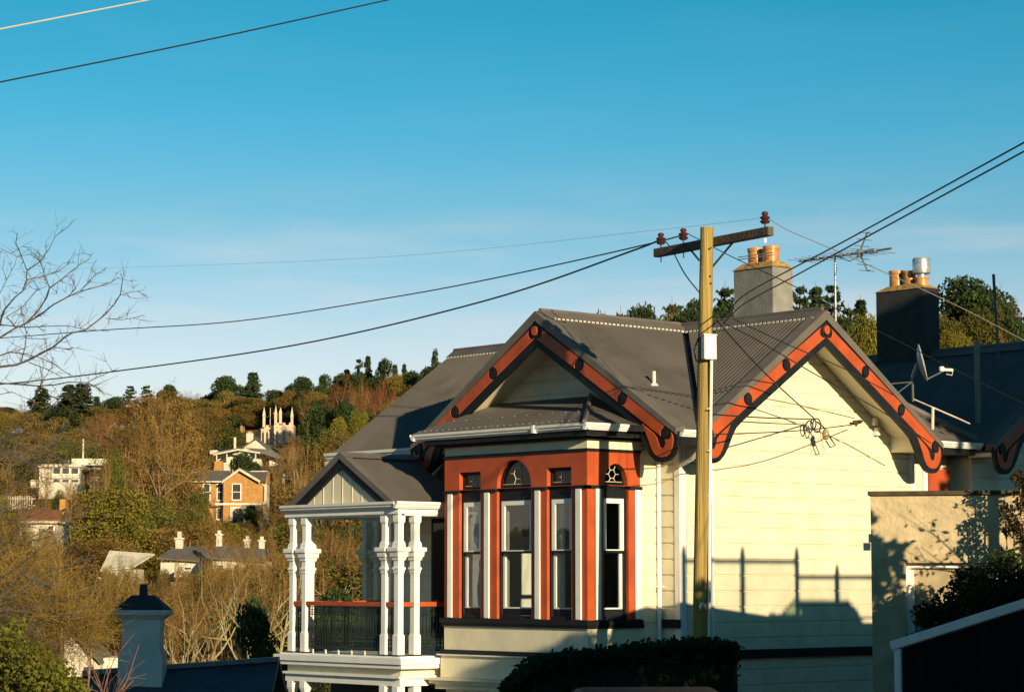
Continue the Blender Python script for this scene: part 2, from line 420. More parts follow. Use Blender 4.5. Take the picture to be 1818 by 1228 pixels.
def ridge_cap(p0, p1, side, slope, w=.19):
    """folded ridge flashing; side is the horizontal unit across the ridge; the lead edge follows the corrugations"""
    p0, p1, side = map(np.array, (p0, p1, side))
    up = np.array([0, 0, 1.0])
    a = side*w - up*(w*slope); b = -side*w - up*(w*slope)
    cap = MB()
    for q in (a, b):
        cap.add([p0+up*.035, p1+up*.035, p1+q+up*.028, p0+q+up*.028], [(0,1,2,3)])
        cap.add([p0+up*.02, p1+up*.02, p1+q+up*.015, p0+q+up*.015], [(3,2,1,0)])
    c = cap.build('ridge_cap', FLASH, villa)
    MB().tube([p0+up*.03, p1+up*.03], .03, 8).build('ridge_roll', FLASH, c, smooth=True)
    e = MB(); L = np.linalg.norm(p1-p0); t = (p1-p0)/L
    k = 0.02
    while k < L-.05:
        for q in (a, b):
            m0 = p0 + t*k + q*1.0 + up*.014
            e.obox(m0 + t*.024, t*.024, q/np.linalg.norm(q)*.012, up*.013)
        k += CP
    e.build('sunlit_lead_edge', LEADW, c, kind='stuff')  # pale dashes stand in for sunlight on the lead's edge
ridge_cap((XR, -.52, ZR), (XR, 8.12, ZR), (1,0,0), SB)
ridge_cap((-.55, YR, ZR), (XR-.1, YR, ZR), (0,1,0), SA)
ridge_cap((XR+.1, YR+.1, ZR), (4.2, YR+.1, ZR), (0,1,0), SA)

# ---- bargeboards
def offs(c0, c1, r, r2=None):
    r2 = r2 or r
    c0, c1 = np.array(c0), np.array(c1)
    a = (c1-c0)/np.linalg.norm(c1-c0); n = np.array([-a[1], a[0]])
    if n[1] < 0: n = -n
    P = []
    for i in range(7):
        f = R(62-124*i/6*1.0); s_ = 0.088
        P.append(c0 + a*r*math.cos(f) + n*math.sin(f)*s_/math.sin(R(62)))
    for i in range(7):
        f = R(-62+124*i/6)
        P.append(c1 - a*r2*math.cos(f) + n*math.sin(f)*s_/math.sin(R(62)))
    return [tuple(p) for p in P]
ARM = [(0,4.985),(2.675,3.166),(2.723,3.19),(2.728,3.10),(2.711,3.0),(2.68,2.90),(2.636,2.835),(2.57,2.785),(2.50,2.765),(2.427,2.763),(2.36,2.775),(2.29,2.81),(2.2,2.89),(2.119,3.007),(2.036,3.161),(1.95,3.29),(1.815,3.396),(0,4.61)]
CIR = [(0,4.835),(.889,4.259),(1.717,3.714),(2.521,3.179)]
HOOK = [(2.085,3.330),(2.15,3.20),(2.21,3.08),(2.255,2.97),(2.31,2.885),(2.38,2.843),(2.456,2.832),(2.53,2.843),(2.59,2.885),(2.635,2.95),(2.655,3.02),(2.662,3.09),(2.645,3.16),(2.61,3.20),(2.62,3.14),(2.585,3.085),(2.50,3.085),(2.515,3.03),(2.49,2.975),(2.45,2.96),(2.41,2.985),(2.385,3.05),(2.36,3.12),(2.30,3.185),(2.2,3.255)]
def bargeboards(parent, kind, cx, off, scale, zo, parts, sx=1.0):
    """kind 'y': gable facing -y at y=off, apex x=cx; kind 'x': gable facing -x at x=off, apex y=cx"""
    for sgn in parts:
        def m(u, z, d, e=0.0):
            q = sgn*u*scale
            return (cx+q, off+d-e, z+zo) if kind == 'y' else (off+d-e, cx-q, z+zo)
        b = MB().plate(ARM, [], lambda u, z, d: m(u, z, d), .05).build('bargeboard', BLACK, parent)
        for i in range(3):
            sh = offs(CIR[i], CIR[i+1], .155 if i == 0 else .088, .088)
            MB().plate(sh, [], lambda u, z, d: m(u, z, d, .018), .017).build('red_panel', RED, b, bevel=.006)
        MB().plate(HOOK, [], lambda u, z, d: m(u, z, d, .018), .017).build('red_scroll', RED, b, bevel=.006)
        for c in CIR[1:]:
            ring = [(c[0]+.066*math.cos(t)/scale, c[1]+.078*math.sin(t)) for t in np.linspace(0, 2*math.pi, 15)[:-1]]
            MB().plate(ring, [], lambda u, z, d: m(u, z, d, .022), .021).build('boss', BLACK, b)
        # roof verge flashing with its fascia
        s_ = .70
        F = MB()
        a0 = [m(0, 5.135, -.025), m(2.715, 5.135-s_*2.715, -.025), m(2.715, 4.985-.68*2.715+.01, -.025), m(0, 4.99, -.025)]
        a1 = [m(0, 5.165, .17), m(2.715, 5.165-s_*2.715, .17), m(2.715, 5.04-s_*2.715, .17), m(0, 5.04, .17)]
        F.add(a0+a1, [(0,1,2,3),(0,4,5,1),(4,7,6,5),(3,2,6,7),(1,5,6,2),(0,3,7,4)])
        F.build('verge_flashing', FLASH, parent)
    c = CIR[0]
    disc = [(c[0]+.062*math.cos(t), c[1]+.07*math.sin(t)) for t in np.linspace(0, 2*math.pi, 19)[:-1]]
    def m0(u, z, d): return (cx+u, off+d-.04, z+zo) if kind == 'y' else (off+d-.04, cx-u, z+zo)
    MB().plate(disc, [], m0, .039).build('apex_disc', RED, parent, bevel=.012)
bargeboards(villa, 'y', XR, -.57, 1.0, 0.0, (1, -1))
bargeboards(villa, 'x', YR, -.63, HA/HB, 0.0, (1, -1))
# soffits between bargeboards and walls, with boxed feet
def soffit(parent, kind, cx, off, wall, scale, half):
    for sgn in (1, -1):
        def m(u, z, d): return (cx+sgn*u*scale, off+d, z) if kind == 'y' else (off+d, cx-sgn*u*scale, z)
        w = wall-off
        z_ = lambda u: 4.83-.695*u
        pts = [(0, z_(0)), (2.14, z_(2.14)), (2.14, 3.10), (half, 3.10), (half, 3.16), (2.20, 3.40), (0, z_(0)+.05)]
        MB().plate(pts, [], lambda u, z, d: m(u, z, .05+d), w-.05).build('soffit', CREAM, parent)
soffit(villa, 'y', XR, -.57, .0, 1.0, 2.69)
soffit(villa, 'x', YR, -.63, .0, HA/HB, 2.69)

# ---- gutters (ogee section) with black fascia and soffit boards under them
GUT = [(0,0),(.035,0),(.045,.018),(.062,.026),(.066,.048),(.085,.060),(.09,.098),(.078,.098),(.07,.068),(0,.06)]
def gutter(parent, p0, p1, out, name='gutter', m=None, sc=1.0):
    p0, p1, out = map(lambda q: np.array(q, float), (p0, p1, out))
    t = (p1-p0)/np.linalg.norm(p1-p0)
    vs = []
    for p in (p0, p1):
        vs += [p + out*a*sc + np.array([0,0,b*sc]) for a, b in GUT]
    n = len(GUT)
    fs = [(i, (i+1) % n, n+(i+1) % n, n+i) for i in range(n)] + [tuple(range(n)), tuple(range(2*n-1, n-1, -1))]
    return MB().add(vs, fs).build(name, m or WHITE, parent)
gutter(villa, (-.60, -.60, ZE-.115), (-.12, -.60, ZE-.115), (0,-1,0))
MB().box((-.58, -.595, ZE-.22), (-.16, -.50, ZE-.12)).build('fascia', BLACK, villa)
MB().tube([(-.20,-.66,ZE-.12),(-.20,-.64,ZE-.25),(-.15,-.4,ZE-.40),(-.05,-.05,ZE-.48)], .036, 8).build('downpipe', WHITE, villa, smooth=True)
gutter(villa, (EL+.02, 5.62, ZE-.115), (EL+.02, 8.16, ZE-.115), (-1,0,0), sc=1.25)
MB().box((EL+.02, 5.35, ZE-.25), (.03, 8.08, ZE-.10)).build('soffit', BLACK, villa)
MB().box((EL-.06, 7.95, ZE-.22), (EL+.25, 8.16, ZE-.13)).box((EL, 7.85, ZE-.32), (EL+.25, 8.12, ZE-.225)).build('eave_return', WHITE, villa)
MB().add([(EL,8.10,ZE-.06),(XR,8.10,ZR-.03),(ER,8.10,ZE-.06),(EL,8.10,ZE-.20),(XR,8.10,ZR-.2),(ER,8.10,ZE-.2),
          (EL,8.14,ZE-.06),(XR,8.14,ZR-.03),(ER,8.14,ZE-.06),(EL,8.14,ZE-.20),(XR,8.14,ZR-.2),(ER,8.14,ZE-.2)],
         [(0,1,4,3),(1,2,5,4),(6,9,10,7),(7,10,11,8),(0,6,7,1),(1,7,8,2),(3,4,10,9),(4,5,11,10),(0,3,9,6),(2,8,11,5)]).build('rear_verge', FLASH, villa)
MB().add([(.1,7.4,3.1),(5.1,7.4,3.1),(XR,7.4,4.9),(.1,7.45,3.1),(5.1,7.45,3.1),(XR,7.45,4.9)],[(0,1,2),(5,4,3),(0,3,4,1),(1,4,5,2),(2,5,3,0)]).build('rear_gable', CREAM, villa)
gutter(villa, (5.22, -.13, ZQ-.115), (6.74, -.13, ZQ-.115), (0,-1,0))
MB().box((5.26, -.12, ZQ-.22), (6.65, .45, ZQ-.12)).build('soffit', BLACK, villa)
def rayplane(px, py, p, n):
    d = FW + RD*(px-909)/FPX - UP*(py-614)/FPX
    p, n = np.array(p, float), np.array(n, float)
    return CAM + d*np.dot(p-CAM, n)/np.dot(d, n)
q = rayplane(1161, 683, (0, YR, ZR), (0, -SA, 1))
MB().tube([q, q+(0,0,.20)], .028, 8).lathe(q, [(.07,-.02),(.05,.02),(.03,.03)], 8).build('vent_pipe', LEADW, villa, smooth=True)

# ---- bay window
BX, BY0, BY1 = -1.44, .405, 3.56
fm = lambda u, w, d: (BX+d, u, w)            # front, u = y
sm = lambda u, w, d: (u, BY0+d, w)           # side, u = x
TH = .13
bay = MB().box((BX+.02, BY0+.02, -3), (-.02, BY1-.02, .05)).build('bay_window', CREAM, villa)
arch = lambda c, r, z0, h: [(c-r, z0)] + [(c-r*math.cos(t), z0+h*math.sin(t)**.85) for t in np.linspace(0, math.pi, 15)] + [(c+r, z0)]
W1, W2, W3 = (2.724, 3.217), (1.596, 2.355), (.738, 1.256)
WS = (-1.123, -.636)
a2 = arch(sum(W2)/2, (W2[1]-W2[0])/2, 2.452, .405)
as_ = arch(sum(WS)/2, (WS[1]-WS[0])/2-.02, 2.452, .31)
MB().plate([(BY0+.003,2.445),(BY1,2.445),(BY1,2.925),(BY0+.003,2.925)],
           [[(W1[0],2.452),(W1[1],2.452),(W1[1],2.712),(W1[0],2.712)], a2, [(W3[0],2.452),(W3[1],2.452),(W3[1],2.712),(W3[0],2.712)]], fm, TH).build('head_board', RED, bay)
MB().plate([(BX+TH+.001,2.445),(-.40,2.445),(-.40,2.925),(BX+TH+.001,2.925)], [as_], sm, TH).build('head_board', RED, bay)
MB().box((BX-.03, BY0-.03, 2.40), (BX+.05, W3[0], 2.444)).box((BX-.03, W3[1], 2.40), (BX+.05, W2[0], 2.444)).box((BX-.03, W2[1], 2.40), (BX+.05, W1[0], 2.444)).box((BX-.03, W1[1], 2.40), (BX+.05, BY1+.02, 2.444)).box((BX-.03, BY0-.03, 2.40), (WS[0], BY0+.04, 2.444)).box((WS[1], BY0-.03, 2.40), (-.38, BY0+.04, 2.444)).build('string_course', BLACK, bay)
MB().box((BX-.022, BY0-.022, 2.925), (-.40, BY1+.022, 2.965)).build('string_course', BLACK, bay)
MB().box((BX, BY0, 2.965), (-.30, BY1, 3.09)).build('frieze', CREAM, bay)
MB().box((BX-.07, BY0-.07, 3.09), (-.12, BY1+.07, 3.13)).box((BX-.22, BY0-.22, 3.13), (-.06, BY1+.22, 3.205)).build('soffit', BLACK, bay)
# piers: red boards with white pilaster strips proud of them
def pier(a, b, strips, side=False):
    m = sm if side else fm
    o = MB().plate([(a,.55),(b,.55),(b,2.40),(a,2.40)], [], lambda u,w,d: m(u,w,d), TH).build('pier', RED, bay)
    for s0, s1 in strips:
        MB().plate([(s0,.552),(s1,.552),(s1,2.398),(s0,2.398)], [], lambda u,w,d: m(u,w,d-.028), .027).build('pilaster_strip', WHITE, o, bevel=.008)
pier(3.217, BY1, [(3.362, 3.467)]); pier(2.355, 2.724, [(2.507, 2.622)]); pier(1.256, 1.596, [(1.389, 1.499)]); pier(BY0+.003, .738, [(.515, .632)])
pier(BX+TH+.001, -1.123, [(-1.29, -1.19)], True); pier(-.636, -.40, [(-.519, -.402)], True)
MB().plate([(BY1-.12,.55),(BY1,.55),(BY1,2.40),(BY1-.12,2.40)], [], lambda u,w,d: (BX+TH+d, u, w), .6).build('pier', RED, bay)
# left side of the bay, out of sight from the street
MB().box((BX+TH+.001, BY1-.12, .05), (0.0, BY1-.001, 2.92)).build('side_wall', CREAM, bay)
# weatherboards on the bay's return
wbay = MB().box((-.399, BY0+.03, -3), (.03, BY0+.13, 3.1)).build('return_wall', CREAM, bay)
weatherboards(bay, lambda u, d, z: (u, BY0-d, z), -.40, -.001, -1.2, 3.05, zstart=ZB0)
# sill, apron, bands
MB().box((BX-.06, BY0-.06, .475), (BX+TH, BY1+.05, .548)).box((BX-.035, BY0-.035, .43), (BX+TH, BY1+.03, .475)).box((BX+TH, BY0-.06, .475), (-.40, BY0+TH, .548)).box((BX+TH, BY0-.035, .43), (-.36, BY0+TH, .475)).build('sill', BLACK, bay)
MB().box((BX, BY0, .082), (-.40, BY1, .43)).box((BX-.015,BY0-.015,.41),(-.4,BY1,.43)).build('apron', CREAM, bay)
MB().box((BX-.05, BY0-.05, .016), (-.36, BY1+.04, .08)).build('plinth_band', BLACK, bay)
MB().box((BX-.09, BY0-.09, -.004), (-.36, BY1+.08, .015)).build('drip_edge', WHITE, bay)
MB().box((BX-.045, BY0-.045, -.33), (-.36, BY1+.03, -.005)).build('apron', CREAM, bay)
MB().box((BX-.22, BY0-.2, -.37), (-.36, BY1+.2, -.335)).box((BX-.17, BY0-.16, -.42), (-.36, BY1+.15, -.371)).box((BX-.10, BY0-.1, -.50), (-.36, BY1+.09, -.421)).build('lower_cornice', CREAM, bay)
# sashes and glass
def sash_window(a, b, side=False, top=2.40, fan=None, square=False):
    m = sm if side else fm
    P = lambda pts, d0, th, name, mt, par, holes=(): MB().plate(pts, holes, lambda u, w, d: m(u, w, d0+d), th).build(name, mt, par)
    rect = lambda x0, z0, x1, z1: [(x0,z0),(x1,z0),(x1,z1),(x0,z1)]
    w = P(rect(a, .55, b, 2.44), .050, .05, 'sash_window', BLACK, bay, [rect(a+.035, .60, b-.035, 2.27)])
    P(rect(a+.036, 1.50, b-.036, 2.269), .060, .035, 'upper_sash', WHITE, w, [rect(a+.105, 1.545, b-.105, 2.20)])
    P(rect(a+.036, .601, b-.036, 1.54), .097, .035, 'lower_sash', WHITE, w, [rect(a+.085, .72, b-.085, 1.505)])
    P(rect(a+.036, .601, b-.036, .70), .089, .007, 'bottom_rail', BLACK, w)
    P(rect(a+.036, 1.495, b-.036, 1.53), .053, .006, 'meeting_rail', BLACK, w)
    P(rect(a+.10, 1.54, b-.10, 2.205), .075, .004, 'pane', GLASS, w)
    P(rect(a+.08, .71, b-.08, 1.51), .110, .004, 'pane', GLASS, w)
    # leaded fanlight above the transom
    hole = fan(.045)
    fl = P(fan(0.0), .07, .04, 'fanlight', BLACK, bay, [hole])
    P(hole, .09, .004, 'pane', GLASSD, fl)
    c = (a+b)/2; came = MB()
    zt = max(p[1] for p in hole)
    def seg(u0, z0, u1, z1): came.tube([m(u0, z0, .084), m(u1, z1, .084)], .006, 4)
    zc = 2.49 + (zt-2.49)*.5; r = (zt-2.49)*.27
    hexa = [(c+r*math.cos(t), zc+r*math.sin(t)) for t in np.linspace(0, 2*math.pi, 7)]
    for p, q in zip(hexa[:-1], hexa[1:]):
        seg(*p, *q)
        d = np.array(p)-(c, zc); e = np.array(p)+d*.85
        if not square or True: seg(*p, min(max(e[0], a+.05), b-.05), min(max(e[1], 2.495), zt))
    seg(a+.05, 2.505, b-.05, 2.505)
    came.build('lead_came', LEADW, fl, kind='stuff')
sq = lambda a, b: (lambda i: [(a+i, 2.455+i*.7), (b-i, 2.455+i*.7), (b-i, 2.71-i), (a+i, 2.71-i)])
sash_window(*W1, fan=sq(*W1), square=True); sash_window(*W3, fan=sq(*W3), square=True)
sash_window(*W2, fan=lambda i: arch(sum(W2)/2, (W2[1]-W2[0])/2-i-.002, 2.455+i*.7, .40-i*1.2))
sash_window(*WS, side=True, fan=lambda i: arch(sum(WS)/2, (WS[1]-WS[0])/2-.022-i*.6, 2.455+i*.5, .30-i*.8))
# the room behind
MB().box((2.2, .3, -.2), (2.25, 6.8, 3.3)).box((BX+.2, .55, .06), (.13, 3.40, .075)).box((.135, .51, .04), (2.2, 5.99, .06)).box((BX+.2, .6, 2.93), (.02, 3.40, 2.96)).box((.135, .51, 2.95), (2.2, 5.99, 3.0)).box((.14, .44, .0), (2.2, .5, 3.0)).box((.14, 6.0, .0), (2.2, 6.06, 3.0)).build('room_lining', ROOM, bay)
def curtain(a, b, z0, z1, d, side=False):
    m = sm if side else fm
    n = 26; vs = []
    for i in range(n):
        u = a+(b-a)*i/(n-1); q = d + .018*math.sin(i*1.7)
        vs += [m(u, z0, q), m(u, z1, q)]
    MB().add(vs, [(2*i, 2*i+2, 2*i+3, 2*i+1) for i in range(n-1)]).build('curtain', CURT, bay, smooth=True)
curtain(2.70, 3.24, .6, 2.32, .15); curtain(2.26, 2.36, .6, 2.32, .15); curtain(1.04, 1.26, .6, 2.32, .15)
MB().box((-.80,3.08,.08),(.25,3.11,1.72)).box((-.80,3.065,1.72),(.25,3.125,1.76)).build('sun_catching_panel', WHITE, bay)  # white panel added to catch the sun through the side window
# bay roof
zy = lambda x, y: 3.305 + (x+1.74)*.318
corr('bay_roof', 'y', .14, 4.0, lambda y: -1.73, lambda y: min(.02, -1.74+max(0.0, (y-.13))*1.0) if y < 1.9 else .02, zy, bay, amp=.006)
corr('bay_roof', 'x', -1.74, .0, lambda x: .11, lambda x: .13+(x+1.74), lambda x, y: 3.305+(y-.13)*.318, bay, amp=.006)
MB().tube([(-1.75,.12,3.315),(0,1.87,3.872)], .035, 8).build('hip_cap', FLASH, bay, smooth=True)
sc = MB()
for k in range(26):
    y = .45+k*.14
    for x in (-1.62,) + ((-1.05,) if k % 2 == 0 else ()):
        if x > -1.74+(y-.2): continue
        sc.lathe((x, y, zy(x, y)+.004), [(.013,0),(.013,.008),(.005,.014)], 6)
sc.build('roof_screw', SCREW, bay, kind='stuff')
gutter(bay, (-1.66, .10, 3.205), (-1.66, 3.95, 3.205), (-1,0,0)); gutter(bay, (-1.74, .17, 3.205), (-.92, .17, 3.205), (0,-1,0))
MB().box((-.92,.06,3.21),(-.60,.13,3.30)).build('gutter', BLACK, bay)
gutter(bay, (-1.74, 3.95, 3.205), (-.9, 3.95, 3.205), (0,1,0))
MB().box((-1.755, 1.19, 3.2), (-1.65, 1.24, 3.312)).build('gutter_clip', WHITE, bay)

# ---- veranda
VX = -2.06
def sqpost(prof, x, y, parent, name='veranda_post', m=None):
    b = MB(); vs = []; fs = []
    for h, z in prof: vs += [(x-h,y-h,z),(x+h,y-h,z),(x+h,y+h,z),(x-h,y+h,z)]
    for i in range(len(prof)-1):
        for k in range(4): fs.append((4*i+k, 4*i+(k+1) % 4, 4*i+4+(k+1) % 4, 4*i+4+k))
    fs += [(3,2,1,0), tuple(4*len(prof)-4+k for k in range(4))]
    return b.add(vs, fs).build(name, m or WHITE, parent, bevel=.004)
ver = MB().box((VX-.10, 3.72, -.10), (0, 6.75, -.02)).build('veranda', WHITE, villa)
PROF = [(.066,0),(.066,.285),(.052,.315),(.052,1.20),(.062,1.23),(.062,1.26),(.075,1.27),(.075,1.30),(.057,1.31),(.057,1.40),(.075,1.41),(.080,1.45),(.098,1.46),(.104,1.53),(.128,1.54),(.128,1.60),(.075,1.605),(.070,1.67),(.051,1.70),(.051,1.95),(.068,1.985),(.068,2.075)]
posts = [(VX,3.88),(VX,4.19),(-1.75,3.88),(VX,6.54),(VX,6.21),(-1.75,6.54)]
for x, y in posts: sqpost(PROF, x, y, ver); sqpost([(.075,-.018),(.075,0)], x, y, ver, 'post_foot', DARKG)
for y in (6.9, 7.2): sqpost(PROF, -.10, y, ver, 'wall_post', CREAM)
def rail(a, b): 
    a, b = np.array(a, float), np.array(b, float)
    lo_, hi_ = np.minimum(a, b), np.maximum(a, b)
    return MB().box(lo_-(.045,.045,0), hi_+(.045,.045,.07)).build('handrail', RED, ver, bevel=.006)
rail((VX,4.26,.715),(VX,6.14,.715)); rail((VX,3.96,.715),(VX,4.11,.715)); rail((VX,6.29,.715),(VX,6.46,.715))
rail((-1.98,3.88,.715),(-1.83,3.88,.715)); rail((-1.67,3.88,.715),(-.06,3.88,.715)); rail((-1.98,6.54,.715),(-1.83,6.54,.715)); rail((-1.67,6.54,.715),(-.06,6.54,.715))
bal = None
BPROF = [(.009,.06),(.009,.28),(.013,.30),(.019,.36),(.012,.42),(.008,.55),(.012,.60),(.009,.62),(.009,.70)]
def iron_run(p0, p1):
    global bal
    p0, p1 = np.array(p0, float), np.array(p1, float); L = np.linalg.norm(p1-p0); t = (p1-p0)/L
    n = max(1, int(round(L/.067)))
    lace = MB()
    for z in (.055, .30, .585, .70): lace.obox((p0+p1)/2+(0,0,z), t*L/2, np.cross(t,(0,0,1))*.007, (0,0,.008))
    for k in range(n+1):
        q = p0 + t*L*k/n
        if bal is None:
            bal = MB().lathe((0,0,0), BPROF, 6).build('baluster', DARKG, None, smooth=True); bo = bal
        else:
            bo = bal.copy(); C.objects.link(bo)
        bo.parent = ver; bo.location = Vector(q - wbase(ver)); BASE[bo.name] = wbase(ver)
        if k < n:
            c = q + t*L/n/2
            for z, r in ((.64,.026),(.25,.026),(.19,.026),(.13,.03),(.085,.02)):
                ring = [c + t*r*math.cos(a) + np.array([0,0,z+r*math.sin(a)]) for a in np.linspace(0, 2*math.pi, 9)]
                lace.tube(ring, .0065, 4, cap=False)
    lace.build('iron_lace', DARKG, ver, kind='stuff')
iron_run((VX,4.28,0),(VX,6.12,0)); iron_run((-1.66,3.88,0),(-.1,3.88,0)); iron_run((-1.66,6.54,0),(-.1,6.54,0)); iron_run((VX,3.95,0),(VX,4.12,0)); iron_run((VX,6.28,0),(VX,6.47,0))
for k in range(6): MB().box((VX-.01,4.36+k*.33,-.02),(VX+.01,4.38+k*.33,.05)).build('iron_foot', LEADW, ver)
# floor edge, frieze and the storey below
for a, b in (((VX-.16,3.62,-.135),(.0,6.85,-.045)), ((VX-.13,3.65,-.20),(.0,6.82,-.136))): MB().box(a, b).build('floor_edge', WHITE, ver)
MB().box((VX-.02,3.80,-.31),(.0,6.66,-.201)).build('floor_beam', CREAM, ver)
MB().box((VX-.10,3.74,-.345),(.0,6.74,-.312)).box((VX-.05,3.78,-.46),(.0,6.68,-.346)).build('lower_frieze', WHITE, ver)
for x, y in posts: sqpost([(.045,-3.3),(.045,-.64),(.07,-.56),(.07,-.462)], x, y, ver, 'lower_post')
MB().box((VX+.02,4.28,-1.6),(VX+.04,6.12,-.70)).build('lower_screen', DARKG, ver)
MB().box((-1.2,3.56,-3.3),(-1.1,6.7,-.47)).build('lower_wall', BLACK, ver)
# veranda roof
vs_ = .585
zv = lambda x, y: 3.045 - vs_*abs(y-5.22)
corr('veranda_roof', 'x', VX-.07, -.02, lambda x: 3.78, lambda x: 5.21 if x < -.74 else 4.55, zv, ver, amp=.007)
corr('veranda_roof', 'x', VX-.07, -.02, lambda x: 5.23, lambda x: 6.70, zv, ver, amp=.007)
MB().poly([(-.74,5.22,3.08),(VX-.12,5.22,3.08),(VX-.12,5.06,2.99),(-.74,5.06,2.99)]).poly([(-.74,5.22,3.08),(VX-.12,5.22,3.08),(VX-.12,5.38,2.99),(-.74,5.38,2.99)]).build('ridge_cap', FLASH, ver)
for s in (1, -1):
    e = 1.34
    A = [(VX-.13, 5.22, 3.075), (VX-.13, 5.22+s*e, 3.075-vs_*e), (VX-.13, 5.22+s*e, 2.975-vs_*e), (VX-.13, 5.22, 2.975)]
    MB().poly(A, (.15,0,0)).build('verge_flashing', FLASH, ver)
    A = [(VX-.10, 5.22, 2.975), (VX-.10, 5.22+s*1.30, 2.975-vs_*1.30), (VX-.10, 5.22+s*1.28, 2.2), (VX-.10, 5.22+s*1.03, 2.22), (VX-.10, 5.22, 2.83)]
    MB().poly(A, (.06,0,0)).build('bargeboard', BLACK, ver)
gp = MB().poly([(VX-.05,4.1,2.24),(VX-.05,6.34,2.24),(VX-.05,5.22,2.895)], (.05,0,0)).build('gable_panel', CREAM, ver)
for k in range(9):
    y = 4.24+k*.245; zt = 2.895-.585*abs(y-5.22)-.02
    if zt > 2.3: MB().box((VX-.057,y-.007,2.25),(VX-.051,y+.007,zt)).build('batten', CREAM, gp)
gutter(ver, (VX-.09, 3.79, 2.18), (VX-.09, 6.70, 2.18), (-1,0,0), sc=1.05)
gutter(ver, (VX-.18, 3.79, 2.18), (-.02, 3.79, 2.18), (0,-1,0), sc=1.05)
MB().box((VX-.085,3.80,2.10),(-.02,6.69,2.185)).build('veranda_soffit', WHITE, ver)
MB().box((VX-.06,3.82,2.076),(VX+.06,6.62,2.16)).box((VX,3.82,2.076),(0,3.94,2.16)).box((VX,6.48,2.076),(0,6.6,2.16)).build('veranda_beam', WHITE, ver)
# dark window and door in the wall behind the veranda
dw = MB().box((-.03,4.4,.2),(.02,5.6,2.1)).build('window', BLACK, villa)
MB().box((-.036,4.48,.28),(-.031,5.0,2.02)).build('pane', GLASSD, dw); MB().box((-.036,5.04,.28),(-.031,5.54,2.02)).build('pane', GLASSD, dw)

# ---- chimney on the right-hand slope
def pot(x, y, z, r, h, parent, m=None):
    return MB().lathe((x,y,z), [(r,0),(r,h*.78),(r*1.08,h*.8),(r*1.1,h),(r*.86,h),(r*.84,h*.3)], 18).build('chimney_pot', m or TERRA, parent, smooth=True)
ch = MB().box((3.40,1.27,3.9),(3.87,2.13,6.06)).build('chimney', CEMENT, villa, bevel=.01)
MB().add([(3.38,1.25,6.06),(3.89,1.25,6.06),(3.89,2.15,6.06),(3.38,2.15,6.06),(3.50,1.38,6.17),(3.77,1.38,6.17),(3.77,2.02,6.17),(3.50,2.02,6.17)],[(0,3,2,1),(4,5,6,7),(0,1,5,4),(1,2,6,5),(2,3,7,6),(3,0,4,7)]).build('flaunching', LICHEN, ch)
for x, y in ((3.64,1.52),(3.64,1.86)): pot(x, y, 6.15, .125, .27, ch)
MB().tube([(3.48,1.3,6.25),(3.48,2.1,6.25)], .008, 4).tube([(3.48,1.3,6.29),(3.48,2.1,6.29)], .008, 4).build('wire_tie', SCREW, ch)
MB().box((3.37,1.22,zB(3.4,0)-.3),(3.395,2.16,zB(3.4,0)+.42)).build('chimney_flashing', LICHEN, ch)
# ------------------------------------------------------------------ foliage helpers
def leaf_quads(P, size, asp=0.55, droop=0.0, r=None):
    r = r or rng
    n = len(P)
    a = r.normal(size=(n,3)); a[:,2] -= droop; a /= np.linalg.norm(a, axis=1)[:,None]
    b = np.cross(a, r.normal(size=(n,3))); b /= np.linalg.norm(b, axis=1)[:,None]+1e-9
    s = size*r.uniform(.6, 1.35, n)[:,None]
    V = np.stack([P-a*s*.5, P+b*s*asp*.5, P+a*s*.5, P-b*s*asp*.5], 1).reshape(-1,3)
    return V, np.arange(4*n).reshape(-1,4)
def lobe_points(n, lobes, shell=.45, r=None):
    """points through the outer part of a handful of lobes: uneven outline and gaps between lobes"""
    r = r or rng
    w = np.array([l[3]*l[4]*l[5] for l in lobes])**.67; w /= w.sum()
    idx = r.choice(len(lobes), n, p=w)
    L = np.array(lobes)[idx]
    d = r.normal(size=(n,3)); d /= np.linalg.norm(d, axis=1)[:,None]
    rad = (1-shell*r.random(n)**1.5)*(1+.10*np.sin(d[:,0]*9+L[:,0]*7)*np.cos(d[:,1]*8+d[:,2]*7))
    return L[:,:3] + d*L[:,3:6]*rad[:,None]
def stick_quads(A, B, w, r=None):
    r = r or rng
    t = B-A; u = np.cross(t, r.normal(size=t.shape)); u /= np.linalg.norm(u, axis=1)[:,None]+1e-9
    w = np.asarray(w)[:,None] if np.ndim(w) else w
    V = np.stack([A-u*w*.5, A+u*w*.5, B+u*w*.25, B-u*w*.25], 1).reshape(-1,3)
    return V, np.arange(4*len(A)).reshape(-1,4)
def join(*VQ):
    vs, qs, n = [], [], 0
    for V, Q in VQ: vs.append(V); qs.append(Q+n); n += len(V)
    return np.concatenate(vs), np.concatenate(qs)
def tubes_np(paths):
    """list of (points, radii) -> 5-sided tubes"""
    vs, qs, n0 = [], [], 0
    for pts, rs in paths:
        pts = np.array(pts); k = len(pts)
        t = np.gradient(pts, axis=0); t /= np.linalg.norm(t, axis=1)[:,None]+1e-9
        ref = np.array([.31,.17,.93]) if abs(t[0][2]) < .9 else np.array([.93,.2,.3])
        a = np.cross(t, ref); a /= np.linalg.norm(a, axis=1)[:,None]; b = np.cross(t, a)
        m = 5
        for j in range(m):
            q = 2*math.pi*j/m
            vs.append(pts + np.array(rs)[:,None]*(math.cos(q)*a+math.sin(q)*b))
        for i in range(k-1):
            for j in range(m):
                j2 = (j+1) % m
                qs.append((n0+j*k+i, n0+j2*k+i, n0+j2*k+i+1, n0+j*k+i+1))
        n0 += m*k
    return np.concatenate(vs), np.array(qs)

